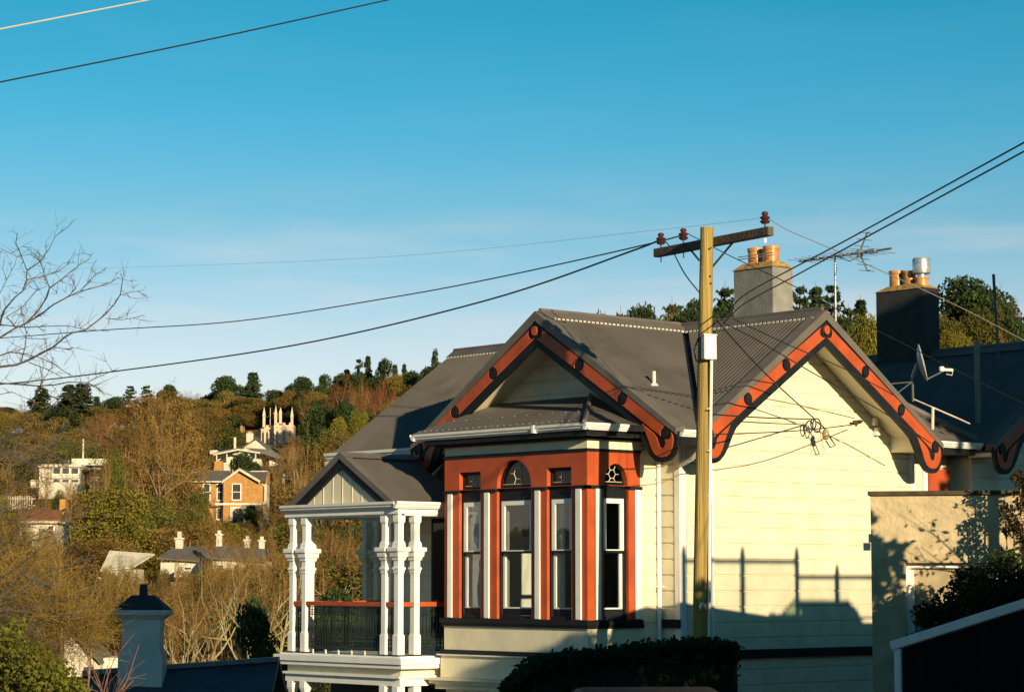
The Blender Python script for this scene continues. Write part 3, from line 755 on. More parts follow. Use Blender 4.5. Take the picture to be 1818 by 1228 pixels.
LEAFD = leafmat('dark_evergreen_leaf', (0.042, 0.066, 0.020), 0.2)
LEAFH = leafmat('hedge_leaf', (0.018, 0.042, 0.014), 0.1)
LEAFP = leafmat('pine_needles', (0.040, 0.062, 0.024), 0.25)
LEAFY = leafmat('yellow_green_leaf', (0.17, 0.15, 0.02), 0.3)
LEAFO = leafmat('olive_leaf', (0.115, 0.105, 0.022), 0.3)
TWIG = leafmat('golden_brown_twigs', (0.21, 0.122, 0.034), 0.3, trans=0.1)
TWIGR = leafmat('russet_twigs', (0.20, 0.088, 0.03), 0.25, trans=0.1)
BARK = mat('grey_brown_bark', (0.22, 0.155, 0.07), 0.9, 0.3, 3, 0.3, 20, objvar=0.25)
BARKP = mat('pale_lichened_bark', (0.30, 0.25, 0.13), 0.9, 0.3, 6, 0.3, 30)
BARKD = mat('dark_branch_bark', (0.075, 0.06, 0.045), 0.9, 0.3, 8, 0.3, 30, dark=(0.20, 0.17, 0.07), dscale=5, damt=0.5)

# ------------------------------------------------------------------ the neighbouring house on the right
XN, OFN, ZN = 9.5, -.40, .05
nb = empty('neighbour_house', (XN, 2, -1.2), 'shaded neighbouring house at the right edge with a dark roof and red scrolled bargeboard', 'house')
zN = lambda x, y: ZR+ZN-SB*abs(x-XN)
corr('roof_slope', 'y', OFN+.17, 7.0, lambda y: XN-HB-.03, lambda y: XN-.02, zN, nb)
MB().poly([(XN,OFN,ZR+ZN),(XN+HB,OFN,ZE+ZN),(XN+HB,7,ZE+ZN),(XN,7,ZR+ZN)], (0,0,-.03)).build('roof_slope', ROOF, nb)
MB().tube([(XN,OFN,ZR+ZN+.03),(XN,7,ZR+ZN+.03)], .04, 8).poly([(XN,OFN,ZR+ZN+.035),(XN,7,ZR+ZN+.035),(XN-.19,7,ZR+ZN-.10),(XN-.19,OFN,ZR+ZN-.10)]).build('ridge_cap', FLASH, nb)
bargeboards(nb, 'y', XN, OFN, 1.0, ZN, (1, -1))
soffit(nb, 'y', XN, OFN, OFN+.55, 1.0, 2.69)
wn2 = MB().add([(XN-2.6,OFN+.58,-3),(XN+2.6,OFN+.58,-3),(XN+2.6,OFN+.58,3.1),(XN,OFN+.58,4.95),(XN-2.6,OFN+.58,3.1),(XN-2.6,6.9,-3),(XN+2.6,6.9,-3),(XN+2.6,6.9,3.1),(XN,6.9,4.95),(XN-2.6,6.9,3.1)],
               [(0,1,2,3,4),(9,8,7,6,5)]+[(i,(i+1)%5,5+(i+1)%5,5+i) for i in range(5)]).build('wall', CREAM, nb)
weatherboards(wn2, lambda u,d,z: (u, OFN+.55-d, z), XN-2.6, XN+2.6, .9, 4.7, zstart=ZB0, clip=lambda z: (max(XN-2.6, XN-(5.04-z)/SB), min(XN+2.6, XN+(5.04-z)/SB)))
q = on(1642, 640, 0, 9.28)
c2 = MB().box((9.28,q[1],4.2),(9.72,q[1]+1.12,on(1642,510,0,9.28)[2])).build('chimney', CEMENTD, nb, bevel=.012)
zt = on(1642,510,0,9.28)[2]
MB().add([(9.26,q[1]-.02,zt),(9.74,q[1]-.02,zt),(9.74,q[1]+1.14,zt),(9.26,q[1]+1.14,zt),(9.38,q[1]+.2,zt+.11),(9.62,q[1]+.2,zt+.11),(9.62,q[1]+.9,zt+.11),(9.38,q[1]+.9,zt+.11)],[(0,3,2,1),(4,5,6,7),(0,1,5,4),(1,2,6,5),(2,3,7,6),(3,0,4,7)]).build('flaunching', LICHEN, c2)
pot(9.5, q[1]+.80, zt+.09, .135, .30, c2); pot(9.5, q[1]+.50, zt+.09, .115, .27, c2); pot(9.5, q[1]+.22, zt+.05, .12, .17, c2)
MB().lathe((9.5,q[1]+.22,zt+.16), [(.075,0),(.075,.12),(.16,.13),(.165,.15),(.165,.38),(.15,.41),(.05,.41)], 20).build('metal_cowl', SCREW, c2, smooth=True)
b0 = rayplane(1737, 752, (XN,0,ZR+ZN), (-SB,0,1)); MB().tube([b0, b0+(0,0,1.38)], .048, 12).build('flue_pipe', mat('green_grey_flue',(.17,.19,.15),.6), nb, smooth=True)
b0 = rayplane(1776, 690, (XN,0,ZR+ZN), (-SB,0,1)); MB().tube([b0, b0+(-.06,.05,1.95)], [.016,.028], 6).build('metal_rod', mat('dark_rod',(.05,.07,.08),.5), nb)

# ------------------------------------------------------------------ aerial and dish
a1 = D(1482, 452, 38.3); a0 = np.array([a1[0], a1[1], zB(a1[0], 0)-.05])
ant = empty('tv_antenna', a0, 'grey television aerial on a thin mast above the right gable', 'antenna')
MB().tube([a0, a1], .017, 8).build('mast', ALU, ant, smooth=True)
e0 = D(1419, 464, 39.0); e1 = D(1583, 441, 37.2)
MB().tube([e0, e1], .018, 6).build('boom', ALU, ant)
bt = (e1-e0)/np.linalg.norm(e1-e0); cr = np.cross(bt, (0,0,1.0)); cr /= np.linalg.norm(cr)
for k in range(10):
    f = .03 + .78*k/9; c = e0+(e1-e0)*f; L = .30+.24*k/12
    MB().tube([c-cr*L, c+cr*L], .0045, 4).obox(c, bt*.03, cr*.03, (0,0,.02)).build('element', ALU, ant)
c = e0+(e1-e0)*.665
rf = MB()
for z0, sg in ((.02,1),(-.02,-1)):
    rf.tube([c+(0,0,z0), c+bt*.10+(0,0,sg*.18), c+bt*.17+(0,0,sg*.30), c+bt*.24+(0,0,sg*.30)], .014, 5)
    for k in (1,2,3): q_ = c+bt*(.055*k)+(0,0,sg*.10*k); rf.tube([q_-cr*.16, q_+cr*.16], .006, 4)
rf.obox(c, bt*.03, cr*.04, (0,0,.06)).build('reflector', ALU, ant)
MB().obox(e0+(e1-e0)*.80, bt*.08, cr*.04, (0,0,.035)).build('junction_box', ALU, ant)
MB().tube([a1+(0,0,-.02), a1+bt*.35+(0,0,-.14), a1+bt*.7+(0,0,-.04)], .007, 4).tube([a1+(0,0,-.05), a1+cr*.05+bt*.1+(0,0,-.25), a1+(0,0,-.36)], .006, 4).build('aerial_cable', WIRE, ant)

dc = D(1631, 645, 38.0)
dish = empty('satellite_dish', D(1620, 712, 38.2), 'grey satellite dish seen edge on beside the right gable roof', 'satellite dish')
nrm = RD*.96 - VD*.12 + ZD*.22; nrm /= np.linalg.norm(nrm); t1 = np.cross(nrm, ZD); t1 /= np.linalg.norm(t1); t2 = np.cross(t1, nrm)
vs, fs = [], []
for i in range(5):
    r_ = .30*i/4
    for k in range(20):
        q_ = 2*math.pi*k/20; vs.append(dc + t1*r_*math.cos(q_)*.93 + t2*r_*math.sin(q_) + nrm*(r_/.30)**2*.07)
for i in range(4):
    for k in range(20): fs.append((i*20+k, i*20+(k+1)%20, (i+1)*20+(k+1)%20, (i+1)*20+k))
do = MB().add(vs, fs).build('reflector', mat('grey_dish_paint',(.38,.40,.42),.4), dish, smooth=True, fixn=False)
so = do.modifiers.new('thickness', 'SOLIDIFY'); so.thickness = .012
MB().tube([D(1640,676,38), D(1668,662,38), D(1680,655,38)], .014, 6).build('arm', ALU, dish)
MB().lathe(D(1672,656,38)-(0,0,.03), [(.03,0),(.042,.02),(.042,.07),(.03,.08)], 10).tube([D(1672,656,38), D(1692,657,38)], .026, 8).tube([D(1692,657,38),D(1690,666,38),D(1680,664,38)], .006, 4).build('receiver', WPLAST, dish)
MB().tube([D(1620,668,38.1), D(1621,712,38.2)], .02, 6).tube([dc-nrm*.02, D(1620,670,38.1)], .03, 6).tube([D(1594,697,37.8), D(1619,678,38.1)], .009, 5).tube([D(1582,681,37.8), D(1617,678,38.1)], .009, 5).build('mount', ALU, dish)
MB().tube([D(1621,708,38.2), D(1656,723,38.0), D(1700,742,38.0), D(1722,752,37.9)], .012, 5).tube([D(1656,723,38), D(1655.5,762,38)], .026, 8).build('edge_glint_and_vent', LEADW, dish)  # pale tube paints an edge highlight; the upright is a vent pipe

# ------------------------------------------------------------------ power pole
pb = D(1243, 1145, 31.2); ptop = D(1255, 404, 31.7)
pole = empty('power_pole', (pb[0], pb[1], -1.4), 'weathered yellowish timber power pole with crossarm and white meter box', 'power pole')
dirp = (ptop-pb)/np.linalg.norm(ptop-pb)
pz = lambda py_: pb + (ptop-pb)*(1145-py_)/(1145-404)
MB().tube([pb-dirp*1.7, pb, pz(900), pz(650), ptop], [.112,.104,.100,.095,.086], 18).build('pole', WOODP, pole, smooth=True)
off = VD*.15
xa, xb = D(1166, 447, 32.65)+off, D(1371, 407, 30.65)+off
ta = (xb-xa)/np.linalg.norm(xb-xa); na = np.cross(ta, ZD); na /= np.linalg.norm(na); ua = np.cross(na, ta)
L = np.linalg.norm(xb-xa)
MB().obox((xa+xb)/2, ta*L/2, na*.05, ua*.058).build('crossarm', WOODD, pole, bevel=.006)
for f, lbl in ((.045, None), (.25, None), (.952, None)):
    c = xa+ta*L*f + (0,0,.055)
    ins = MB().lathe(c, [(.012,0),(.012,.05),(.045,.055),(.07,.085),(.05,.10),(.035,.105),(.06,.12),(.068,.14),(.045,.15),(.03,.16),(.045,.18),(.04,.205),(.015,.215)], 14).build('insulator', CERAM, pole, smooth=True)
    MB().tube([c-(0,0,.19), c+(0,0,.06)], .010, 6).build('pin', SCREW, pole)
for f, py_ in ((.27, 462), (.68, 473)):
    c = xa+ta*L*f - na*.055; e = pz(py_) + RD*(.09 if f > .5 else -.09)*1.0 + off*.4
    t = (e-c)/np.linalg.norm(e-c); MB().obox((c+e)/2, t*np.linalg.norm(e-c)/2, np.cross(t,na)*.016, na*.004).build('brace', mat('steel_brace',(.12,.15,.17),.45,metal=.6), pole)
for k, (px_, py_) in enumerate(((1247,424),(1262,440),(1245,475),(1261,490),(1262,503))):
    MB().lathe(D(px_,py_,31.55)-(0,0,.01), [(.014,0),(.014,.02)], 6).build('bolt', WOODD, pole)
bc = D(1258.5, 617, 31.4); bx_, by_ = np.array([.075,-.03,0])*1.1, np.array([.03,.075,0])*.75
MB().obox(bc, bx_, by_, (0,0,.158)).build('meter_box', WPLAST, pole, bevel=.012)
MB().obox(bc+(0,0,.165), bx_*1.06, by_*1.06, (0,0,.008)).build('box_lid', WPLAST, pole)
MB().tube([bc+(.035,-.012,-.15), D(1261.5,760,31.37), D(1260,900,31.31), D(1259,1148,31.07)], .021, 8).build('conduit', WPLAST, pole, smooth=True)
for py_ in (725, 800, 880, 985, 1058): MB().obox(D(1261-(py_-637)*.004,py_,31.31), RD*.026, VD*.01, (0,0,.006)).build('saddle', ALU, pole)
MB().lathe(D(1250,597,31.4)-(0,0,.02), [(.025,0),(.03,.03),(.012,.05)], 8).build('weather_head', WPLAST, pole)
MB().tube([D(1270,572,31.6), D(1256,590,31.8), D(1240,600,31.5), D(1232,622,31.55), D(1236,640,31.55), D(1246,643,31.5)], .011, 5).tube([D(1256,592,31.8), D(1272,588,31.55), D(1285,586,31.6)], .010, 5).build('cable_loop', WIRE, pole)
MB().lathe(D(1247,1075,31.07)-(0,0,.05), [(.03,0),(.04,.04),(.02,.1)], 8).build('number_plate', ALU, pole)

def wire(pts, r, label, m=None, deps=None):
    P = [D(a, b, c) for a, b, c in pts]
    # smooth the run with a Catmull-Rom spline
    Q = []
    for i in range(len(P)-1):
        p0, p1, p2, p3 = P[max(i-1,0)], P[i], P[i+1], P[min(i+2, len(P)-1)]
        for k in range(8):
            t = k/8; Q.append(.5*((2*p1)+(-p0+p2)*t+(2*p0-5*p1+4*p2-p3)*t*t+(-p0+3*p1-3*p2+p3)*t**3))
    Q.append(P[-1])
    o = MB().tube(Q, r, 5).build('power_line', m or WIRE)
    return tag(o, label, 'cable', 'overhead wires')
wire([(-120,76,19),(0,52,20),(265,0,21),(560,-58,23)], .006, 'pale sunlit wire crossing the top left corner of the sky', WIREB)
wire([(-120,170,19),(0,146,20),(345,76,21),(690,0,23),(900,-46,24)], .007, 'dark wire crossing the upper left sky below the pale one')
wire([(1217,414,32.9),(1160,431,33.5),(900,489,37),(700,527,41),(420,570,47),(180,586,52),(0,600,57),(-120,607,60)], .0105, 'upper of the two dark lines running left from the pole through the bare branches')
wire([(1175,423,33.1),(1120,446,33.6),(860,534,37),(520,613,43),(180,662,50),(0,682,55),(-120,692,58)], .014, 'thicker lower dark line running left from the pole end to the left tree tops')
wire([(1360,386,31.3),(1170,408,34),(700,455,42),(250,474,51),(0,478,56),(-120,479,58)], .0024, 'faintest hairline wire running left from the tall right insulator of the crossarm', WIREB)
wire([(1362,386,31.2),(1400,409,30.6),(1480,443,29.6),(1585,490,28.3),(1700,543,27),(1818,604,25.6),(1900,648,24.6)], .006, 'thin pale wire dropping from the right insulator past the dark chimney to the right', WIREB)
wire([(1220,414,32.5),(1300,456,31.6),(1410,508,30.4),(1500,556,29.4),(1640,628,27.9),(1830,722,26)], .0065, 'thin dark wire sloping from the middle insulator across the cement chimney')
wire([(1860,230,22),(1505,425,27),(1400,480,29),(1320,525,31),(1280,568,32)], .0092, 'upper of the twin dark cables coming down from the top right')
wire([(1860,246,22),(1490,447,27),(1400,496,29),(1320,540,31),(1284,574,32)], .0092, 'lower of the twin dark cables coming down from the top right')
wire([(1177,424,33),(1192,442,32.9),(1215,485,32.5),(1243,521,32.1)], .009, 'short dark tail wire looping from the left insulator back to the pole')
S1e = on(1447,744,1,-.25); dS = float(np.dot(S1e-CAM, FW))
wire([(1272,568,32),(1330,633,32.7),(1380,683,33.6),(1447,744,dS)], .0105, 'thick service cable falling from the bundle at the pole to the hanging fuse')
wire([(1286,574,32),(1345,604,32.8),(1440,660,34),(1560,727,35.4),(1652,786,36.3)], .009, 'long service wire crossing the gable to the foot of the right bargeboard')
wire([(1302,566,32),(1400,612,33.2),(1500,655,34.6),(1590,703,36)], .008, 'highest service wire passing the gable peak towards the dish')
wire([(1262,735,31.9),(1350,741,33),(1447,744,dS)], .010, 'level cable from the pole to the hanging fuse on the pale wall')
wire([(1262,771,31.9),(1390,766,33.2),(1470,759,34.3),(1524,752,dS+.6)], .008, 'lower level cable from the pole to the wall insulator')
fz = empty('line_fuse', D(1447,748,dS), 'loops of black cable round a tan fuse hanging before the pale gable', 'fuse')
for r_, (cx_, cy_) in ((.062,(1437,757)),(.075,(1450,755)),(.05,(1444,752))):
    MB().tube([D(cx_,cy_,dS) + RD*r_*math.cos(a)*.8 + ZD*r_*1.4*math.sin(a) for a in np.linspace(0,2*math.pi,17)], .011, 5, cap=False).build('cable_loop', WIRE, fz)
MB().tube([D(1450,748,dS),D(1462,758,dS),D(1476,780,dS),D(1483,790,dS),D(1474,794,dS),D(1466,782,dS)], .012, 5).tube([D(1455,758,dS),D(1458,780,dS),D(1464,799,dS)], .005, 4).build('tail', WIRE, fz)
MB().lathe(D(1466,781,dS), [(.015,0),(.05,.03),(.058,.10),(.04,.15),(.015,.17)], 10).build('fuse_body', mat('tan_porcelain',(.33,.24,.14),.4), fz, smooth=True)
w0 = on(1527,749,1,-.06)
MB().tube([w0+(-.2,-.04,0), w0+(.02,-.02,.01)], .02, 8).lathe(w0-(.05,.03,.03), [(.03,0),(.03,.06)], 8).build('wall_insulator', CERAM, villa)
for px_, py_ in ((1553,748),(1557,766)): MB().obox(on(px_,py_,1,-.05), (.035,0,0), (0,.04,0), (0,0,.06)).build('fuse_holder', WPLAST, villa, bevel=.006)

# ------------------------------------------------------------------ roughcast garage at the right
GF = D(1545, 875, 28.2); gd = np.array([.6,-.8,0]); gn = np.array([-.8,-.6,0])
gar = empty('garage', (GF[0]+.5, GF[1]-.3, -1.4), 'flat roofed roughcast garage with rust stains and a white framed window', 'garage')
gm = lambda u, w, d: tuple(np.array([GF[0],GF[1],0]) + gd*u - gn*d + np.array([0,0,w]))
ZG = GF[2]
gw = MB().plate([(0,-1.6),(5.5,-1.6),(5.5,ZG-.03),(0,ZG-.03)], [[(.40,-.35),(2.4,-.35),(2.4,1.31),(.40,1.31)]], gm, .22).build('front_wall', ROUGH, gar)
MB().poly([gm(.0,-1.6,.221), gm(0,ZG-.03,.221), gm(.02,ZG-.03,1.1), gm(.02,-1.6,1.1)], tuple(gd*.2)).build('side_wall', ROUGH, gar)
P0, P1, P2, P3 = (np.array(gm(-.03,0,-.04)), np.array(gm(5.5,0,-.04)), np.array([5.6,-8.9,0]), np.array(gm(.0,0,1.1)))
MB().poly([P+np.array([0,0,ZG-.028]) for P in (P0,P1,P2,P3)], (0,0,.05)).build('coping', mat('dark_mossy_coping',(.055,.042,.022),.9,.4,8), gar)
fr = MB().plate([(.40,-.35),(2.4,-.35),(2.4,1.31),(.40,1.31)], [[(.49,-.27),(2.31,-.27),(2.31,1.25),(.49,1.25)]], lambda u,w,d: gm(u,w,.11+d), .10).build('window', WHITE, gar)
MB().plate([(.49,-.27),(2.31,-.27),(2.31,1.25),(.49,1.25)], [], lambda u,w,d: gm(u,w,.17+d), .03).build('window_board', mat('faded_tan_board',(.36,.29,.17),.8,.2,6), fr)
MB().obox(np.array(gm(-.05,1.50,.04)), gd*.04, gn*.04, (0,0,.045)).obox(np.array(gm(-.01,1.60,.04)), gd*.02, gn*.02, (0,0,.05)).build('outside_light', ALU, gar)

# ------------------------------------------------------------------ railing at the lower right
r0, r1 = D(1586, 1146, 22.0), D(1930, 1037, 20.6)
rl = empty('railing', (r0[0], r0[1], -1.4), 'white sloping handrail on a white post with dark boards below', 'railing')
t = (r1-r0)/np.linalg.norm(r1-r0); nn = np.cross(t, ZD); nn /= np.linalg.norm(nn)
MB().obox((r0+r1)/2, t*np.linalg.norm(r1-r0)/2, nn*.05, np.cross(nn,t)*.043).build('handrail', WHITE, rl, bevel=.008)
for f in (.035, .95):
    p = r0+(r1-r0)*f; MB().box((p[0]-.04,p[1]-.04,-1.6),(p[0]+.04,p[1]+.04,p[2]-.045)).build('post', WHITE, rl, bevel=.006)
DBOARD = mat('near_black_board', (.006,.007,.008), .9, .3, 6, spec=.1); n_ = 13; Lr = np.linalg.norm((r1-r0)[:2])  # one even near-black colour for every board
for k in range(n_):
    f0, f1 = .062+(.87)*k/n_, .062+(.87)*(k+.94)/n_
    a, b = r0+(r1-r0)*f0+nn*.02, r0+(r1-r0)*f1+nn*.02
    MB().poly([(a[0],a[1],-1.6),(b[0],b[1],-1.6),b-(0,0,.06),a-(0,0,.06)], tuple(nn*.02)).build('board', DBOARD, rl)

# ------------------------------------------------------------------ hedge in front of the bay
hp = [(895,1222,25.4),(925,1192,25.5),(960,1172,25.6),(1010,1165,25.8),(1060,1161,26),(1130,1150,26.3),(1200,1143,26.5),(1260,1141,26.7),(1310,1147,26.9)]
HP = np.array([D(*p) for p in hp])
hd = empty('hedge', (HP[4][0], HP[4][1], -1.4), 'dense dark green hedge in shade in front of the bay window', 'hedge')
n = 15000
i = rng.integers(0, len(HP)-1, n); f = rng.random(n)[:,None]
base = HP[i]*(1-f)+HP[i+1]*f
dep = rng.random(n)*1.0
z = base[:,2] - np.where(rng.random(n) < .45, np.abs(rng.normal(0,.05,n))*1.3, rng.random(n)*1.5) + rng.normal(0,.03,n)
P = base + VD*(dep-.12)[:,None] + rng.normal(0,.03,(n,3)); P[:,2] = z
V, Q = leaf_quads(P, .085, .5)
mesh_np('foliage', V-np.array(hd.location), Q, LEAFH, hd)
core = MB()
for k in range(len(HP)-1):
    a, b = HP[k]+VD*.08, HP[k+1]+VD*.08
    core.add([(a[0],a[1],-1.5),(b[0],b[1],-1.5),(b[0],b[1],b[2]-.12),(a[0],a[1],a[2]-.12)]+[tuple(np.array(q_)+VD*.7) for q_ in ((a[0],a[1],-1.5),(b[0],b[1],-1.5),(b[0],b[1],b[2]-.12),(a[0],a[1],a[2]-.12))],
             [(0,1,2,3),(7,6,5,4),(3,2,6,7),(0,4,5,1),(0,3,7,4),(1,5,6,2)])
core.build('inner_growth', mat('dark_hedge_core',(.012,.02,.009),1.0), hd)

# ------------------------------------------------------------------ cars
PAINTB = mat('dark_blue_car_paint', (.008,.012,.02), .6, .05, 3, coat=0, spec=.12)
PAINTS = mat('silver_car_paint', (.35,.36,.37), .3, .05, 3, metal=.5, coat=1.0)
TYRE = mat('tyre_rubber', (.02,.02,.02), .9)
CARGL = glassmat('car_glass', (.85,.93,.86))
def make_car(loc, rz, paint, label):
    car = empty('parked_car', loc, label, 'car'); car.rotation_euler = (0,0,rz)
    def loft(secs, name, m, parent=car, smooth=True):
        vs, fs = [], []; k = len(secs[0])
        for s_ in secs: vs += s_
        for i_ in range(len(secs)-1):
            for j in range(k-1): fs.append((i_*k+j, i_*k+j+1, (i_+1)*k+j+1, (i_+1)*k+j))
        fs += [tuple(range(k)), tuple(range(len(vs)-1, len(vs)-k-1, -1))]
        return MB().add(vs, fs).build(name, m, parent, smooth=smooth, local=True)
    def sec(x, w, zb, zt, r=.12): return [(x,-w,zb),(x,-w,zt-r),(x,-w+r*.4,zt-r*.25),(x,-w+r*1.5,zt),(x,w-r*1.5,zt),(x,w-r*.4,zt-r*.25),(x,w,zt-r),(x,w,zb)]
    loft([sec(-2.1,.70,.32,.66), sec(-2.0,.80,.25,.84), sec(-1.5,.85,.22,.92), sec(-.9,.86,.22,.95), sec(.9,.86,.22,.94), sec(1.7,.83,.22,.86), sec(2.05,.74,.28,.70)], 'body', paint)
    loft([sec(-1.55,.70,1.385,1.40,.01), sec(-1.2,.62,1.40,1.44,.03), sec(-.4,.64,1.41,1.47,.04), sec(.25,.60,1.38,1.43,.03), sec(.38,.58,1.36,1.385,.01)], 'roof', paint)
    for sy in (-1, 1):
        for x0, x1 in ((-1.72,-1.5),(-.62,-.55),(.30,1.05)):
            if x0 > 0: pts = [(1.12,sy*.80,.93),(1.20,sy*.80,.92),(.42,sy*.60,1.40),(.34,sy*.60,1.40)]
            elif x0 < -1: pts = [(-1.95,sy*.78,.92),(-1.80,sy*.80,.93),(-1.42,sy*.63,1.41),(-1.55,sy*.63,1.40)]
            else: pts = [(-.62,sy*.82,.94),(-.54,sy*.82,.94),(-.54,sy*.63,1.42),(-.62,sy*.63,1.42)]
            MB().poly(pts, (0,-sy*.03,0)).build('pillar', paint, car, local=True)
        MB().poly([(-.53,sy*.80,.95),(1.10,sy*.79,.94),(.36,sy*.595,1.40),(-.53,sy*.625,1.41)], (0,-sy*.006,0)).build('side_window', CARGL, car, local=True)
        MB().poly([(-1.79,sy*.79,.94),(-.63,sy*.81,.95),(-.63,sy*.625,1.41),(-1.42,sy*.62,1.40)], (0,-sy*.006,0)).build('side_window', CARGL, car, local=True)
        MB().obox((1.02,sy*.93,.98),(.05,0,0),(0,.08,0),(0,0,.055)).build('wing_mirror', paint, car, local=True, bevel=.015)
        for x in (-1.3, 1.3):
            w = MB(); w.tube([(x,sy*.70,.31),(x,sy*.87,.31)], .31, 20); wo_ = w.build('wheel', TYRE, car, local=True)
            MB().tube([(x,sy*.86,.31),(x,sy*.88,.31)], .19, 14).build('rim', ALU, wo_, local=True)
        MB().obox((2.0,sy*.58,.64),(.07,0,0),(0,.14,0),(0,0,.06)).build('headlight', WPLAST, car, local=True, bevel=.02)
        MB().obox((-2.04,sy*.64,.72),(.05,0,0),(0,.10,0),(0,0,.09)).build('tail_light', mat('red_lens',(.4,.02,.015),.2), car, local=True, bevel=.02)
    MB().poly([(1.19,-.78,.93),(1.19,.78,.93),(.40,.57,1.395),(.40,-.57,1.395)], (-.006,0,.0)).build('windscreen', CARGL, car, local=True)
    MB().poly([(-1.93,-.76,.93),(-1.93,.76,.93),(-1.54,.62,1.395),(-1.54,-.62,1.395)], (.006,0,.0)).build('rear_window', CARGL, car, local=True)
    return car
cp = D(1136, 1216, 22.6)
make_car((cp[0], cp[1], cp[2]-1.465), YAW+R(4), PAINTB, 'dark car below the hedge, only its roof in view at the bottom')
make_car((-.05, -11.7, 2.30), R(88), PAINTS, 'silver car parked on the upper road behind the railings')

# ------------------------------------------------------------------ low roof with a chimney at the lower left
lr = empty('low_house', D(330, 1228, 31), 'low house in shade at the bottom left, its dark roof carrying a pale chimney', 'house')
lr.location.z = -3.5; BASE[lr.name] = np.array(lr.location)
A, B = D(150, 1190, 31), D(496, 1166, 31.6)
tt = (B-A); tt[2] = 0
DROOF = mat('dark_slate_roof', (.05,.055,.065), .6, .25, 5, .2, 30)
fwd = np.array([-VD[0], -VD[1], 0])
MB().poly([A, B, B+fwd*2.2-(0,0,1.0), A+fwd*2.2-(0,0,1.0)], (0,0,-.06)).build('roof_slope', DROOF, lr)
MB().poly([A, B, B-fwd*2.2-(0,0,1.0), A-fwd*2.2-(0,0,1.0)], (0,0,-.06)).build('roof_slope', DROOF, lr)
tq = (B-A)/np.linalg.norm(B-A)
MB().obox((A+B)/2+fwd*.06-(0,0,.02), tq*np.linalg.norm(B-A)/2, fwd*.12, (0,0,.03)).build('ridge_cap', mat('blue_grey_ridge',(.11,.12,.14),.6), lr)
W_ = (B-A)*.98
MB().poly([A+fwd*1.9-(0,0,.93), A+fwd*1.9+W_-(0,0,.93), (A+fwd*1.9+W_)*(1,1,0)-(0,0,3.5), (A+fwd*1.9)*(1,1,0)-(0,0,3.5)], tuple(-fwd*3.8)).build('wall', CREAM, lr)
cc = D(253, 1185, 30.9); bh = on_z = None
H1 = D(253,1128,30.9)[2]
def csq(h0, h1, za, zb, nm, m, par):
    vs = [(cc[0]+sx*h,cc[1]+sy*h,z_) for h,z_ in ((h0,za),(h1,zb)) for sx,sy in ((-1,-1),(1,-1),(1,1),(-1,1))]
    return MB().add([tuple(np.array([cc[0],cc[1],0])+RD*(v[0]-cc[0])*1.0+VD*(v[1]-cc[1])*.8+ZD*v[2]) for v in vs], [(0,3,2,1),(4,5,6,7),(0,1,5,4),(1,2,6,5),(2,3,7,6),(3,0,4,7)]).build(nm, m, par)
cz = lambda py_: D(253, py_, 30.9)[2]
PALE = mat('pale_blue_grey_render', (.52,.52,.50), .8, .15, 4, .3, 30, dark=(.2,.2,.2), dscale=2, damt=.5)
chm = csq(.285,.285, cz(1230), cz(1160), 'chimney', PALE, lr)
csq(.245,.245, cz(1160), cz(1112), 'chimney_shaft', PALE, chm); csq(.258,.258, cz(1112), cz(1108), 'chimney_band', PALE, chm); csq(.25,.25, cz(1108), cz(1098), 'chimney_neck', PALE, chm)
csq(.27,.34, cz(1098), cz(1090), 'chimney_cornice', PALE, chm); csq(.345,.35, cz(1090), cz(1082), 'chimney_cornice', PALE, chm)
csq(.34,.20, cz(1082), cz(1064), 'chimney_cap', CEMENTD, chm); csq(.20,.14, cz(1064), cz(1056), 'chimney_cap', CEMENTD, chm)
csq(.05,.045, cz(1056), cz(1036), 'chimney_pot', CEMENTD, chm)

# ------------------------------------------------------------------ upper road, fence and trees behind the viewpoint's right
BANK = mat('grassy_bank', (.06,.065,.025), .95, .35, 2, .4, 14)
ASPH = mat('asphalt', (.05,.05,.052), .9, .2, 6, .3, 60)
edge = [(-22,-33,.6),(-18,-25.5,1.2),(-13,-19.0,1.7),(-8,-13.6,1.8),(-3.0,-9.1,1.5),(-1.95,-8.65,1.55),(-1.4,-8.6,2.66),(3,-8.6,2.66),(14,-8.6,2.66),(40,-8.6,3.8)]
b = MB()
for (x0,y0,z0),(x1,y1,z1) in zip(edge[:-1], edge[1:]):
    b.add([(x0,y0,-2),(x1,y1,-2),(x1,y1,z1),(x0,y0,z0),(x0+.2,y0-.35,z0),(x1+.2,y1-.35,z1),(x0+.22,y0-.40,z0-(.38 if x0 > -1.5 else .1)),(x1+.22,y1-.40,z1-(.38 if x1 > -1.5 else .1)),(x0+3,y0-26,z0-.3),(x1+3,y1-26,z1-.3)], [(0,1,2,3),(3,2,5,4),(4,5,7,6),(6,7,9,8)])
tag(b.build('road_bank', BANK), kind='structure')
tag(MB().add([(-1.5,-9.3,2.295),(3,-9.2,2.295),(14,-9.2,2.295),(14,-15.6,2.295),(3,-15.8,2.295),(-1.5,-16,2.295)], [tuple(range(6))]).build('road', ASPH), kind='structure')
IRON = mat('black_iron', (.02,.02,.022), .5)
fc = empty('iron_fence', (0,-8.72,2.66), 'black iron street fence with finials on the bank above the garage', 'fence')
px_ = [-2.29,-1.06,.12,1.03,2.0,3.0]
tops = [3.66,3.66,3.66,3.43,3.43,3.43]
for x, z_ in zip(px_, tops):
    z_ = z_+.02 if x < .5 else z_
    MB().box((x-.042,-8.765,1.5 if x < -1.2 else 2.6),(x+.042,-8.675,z_+.04)).lathe((x,-8.72,z_+.04), [(.03,0),(.045,.03),(.03,.07),(.006,.12)], 8).build('post', IRON, fc)
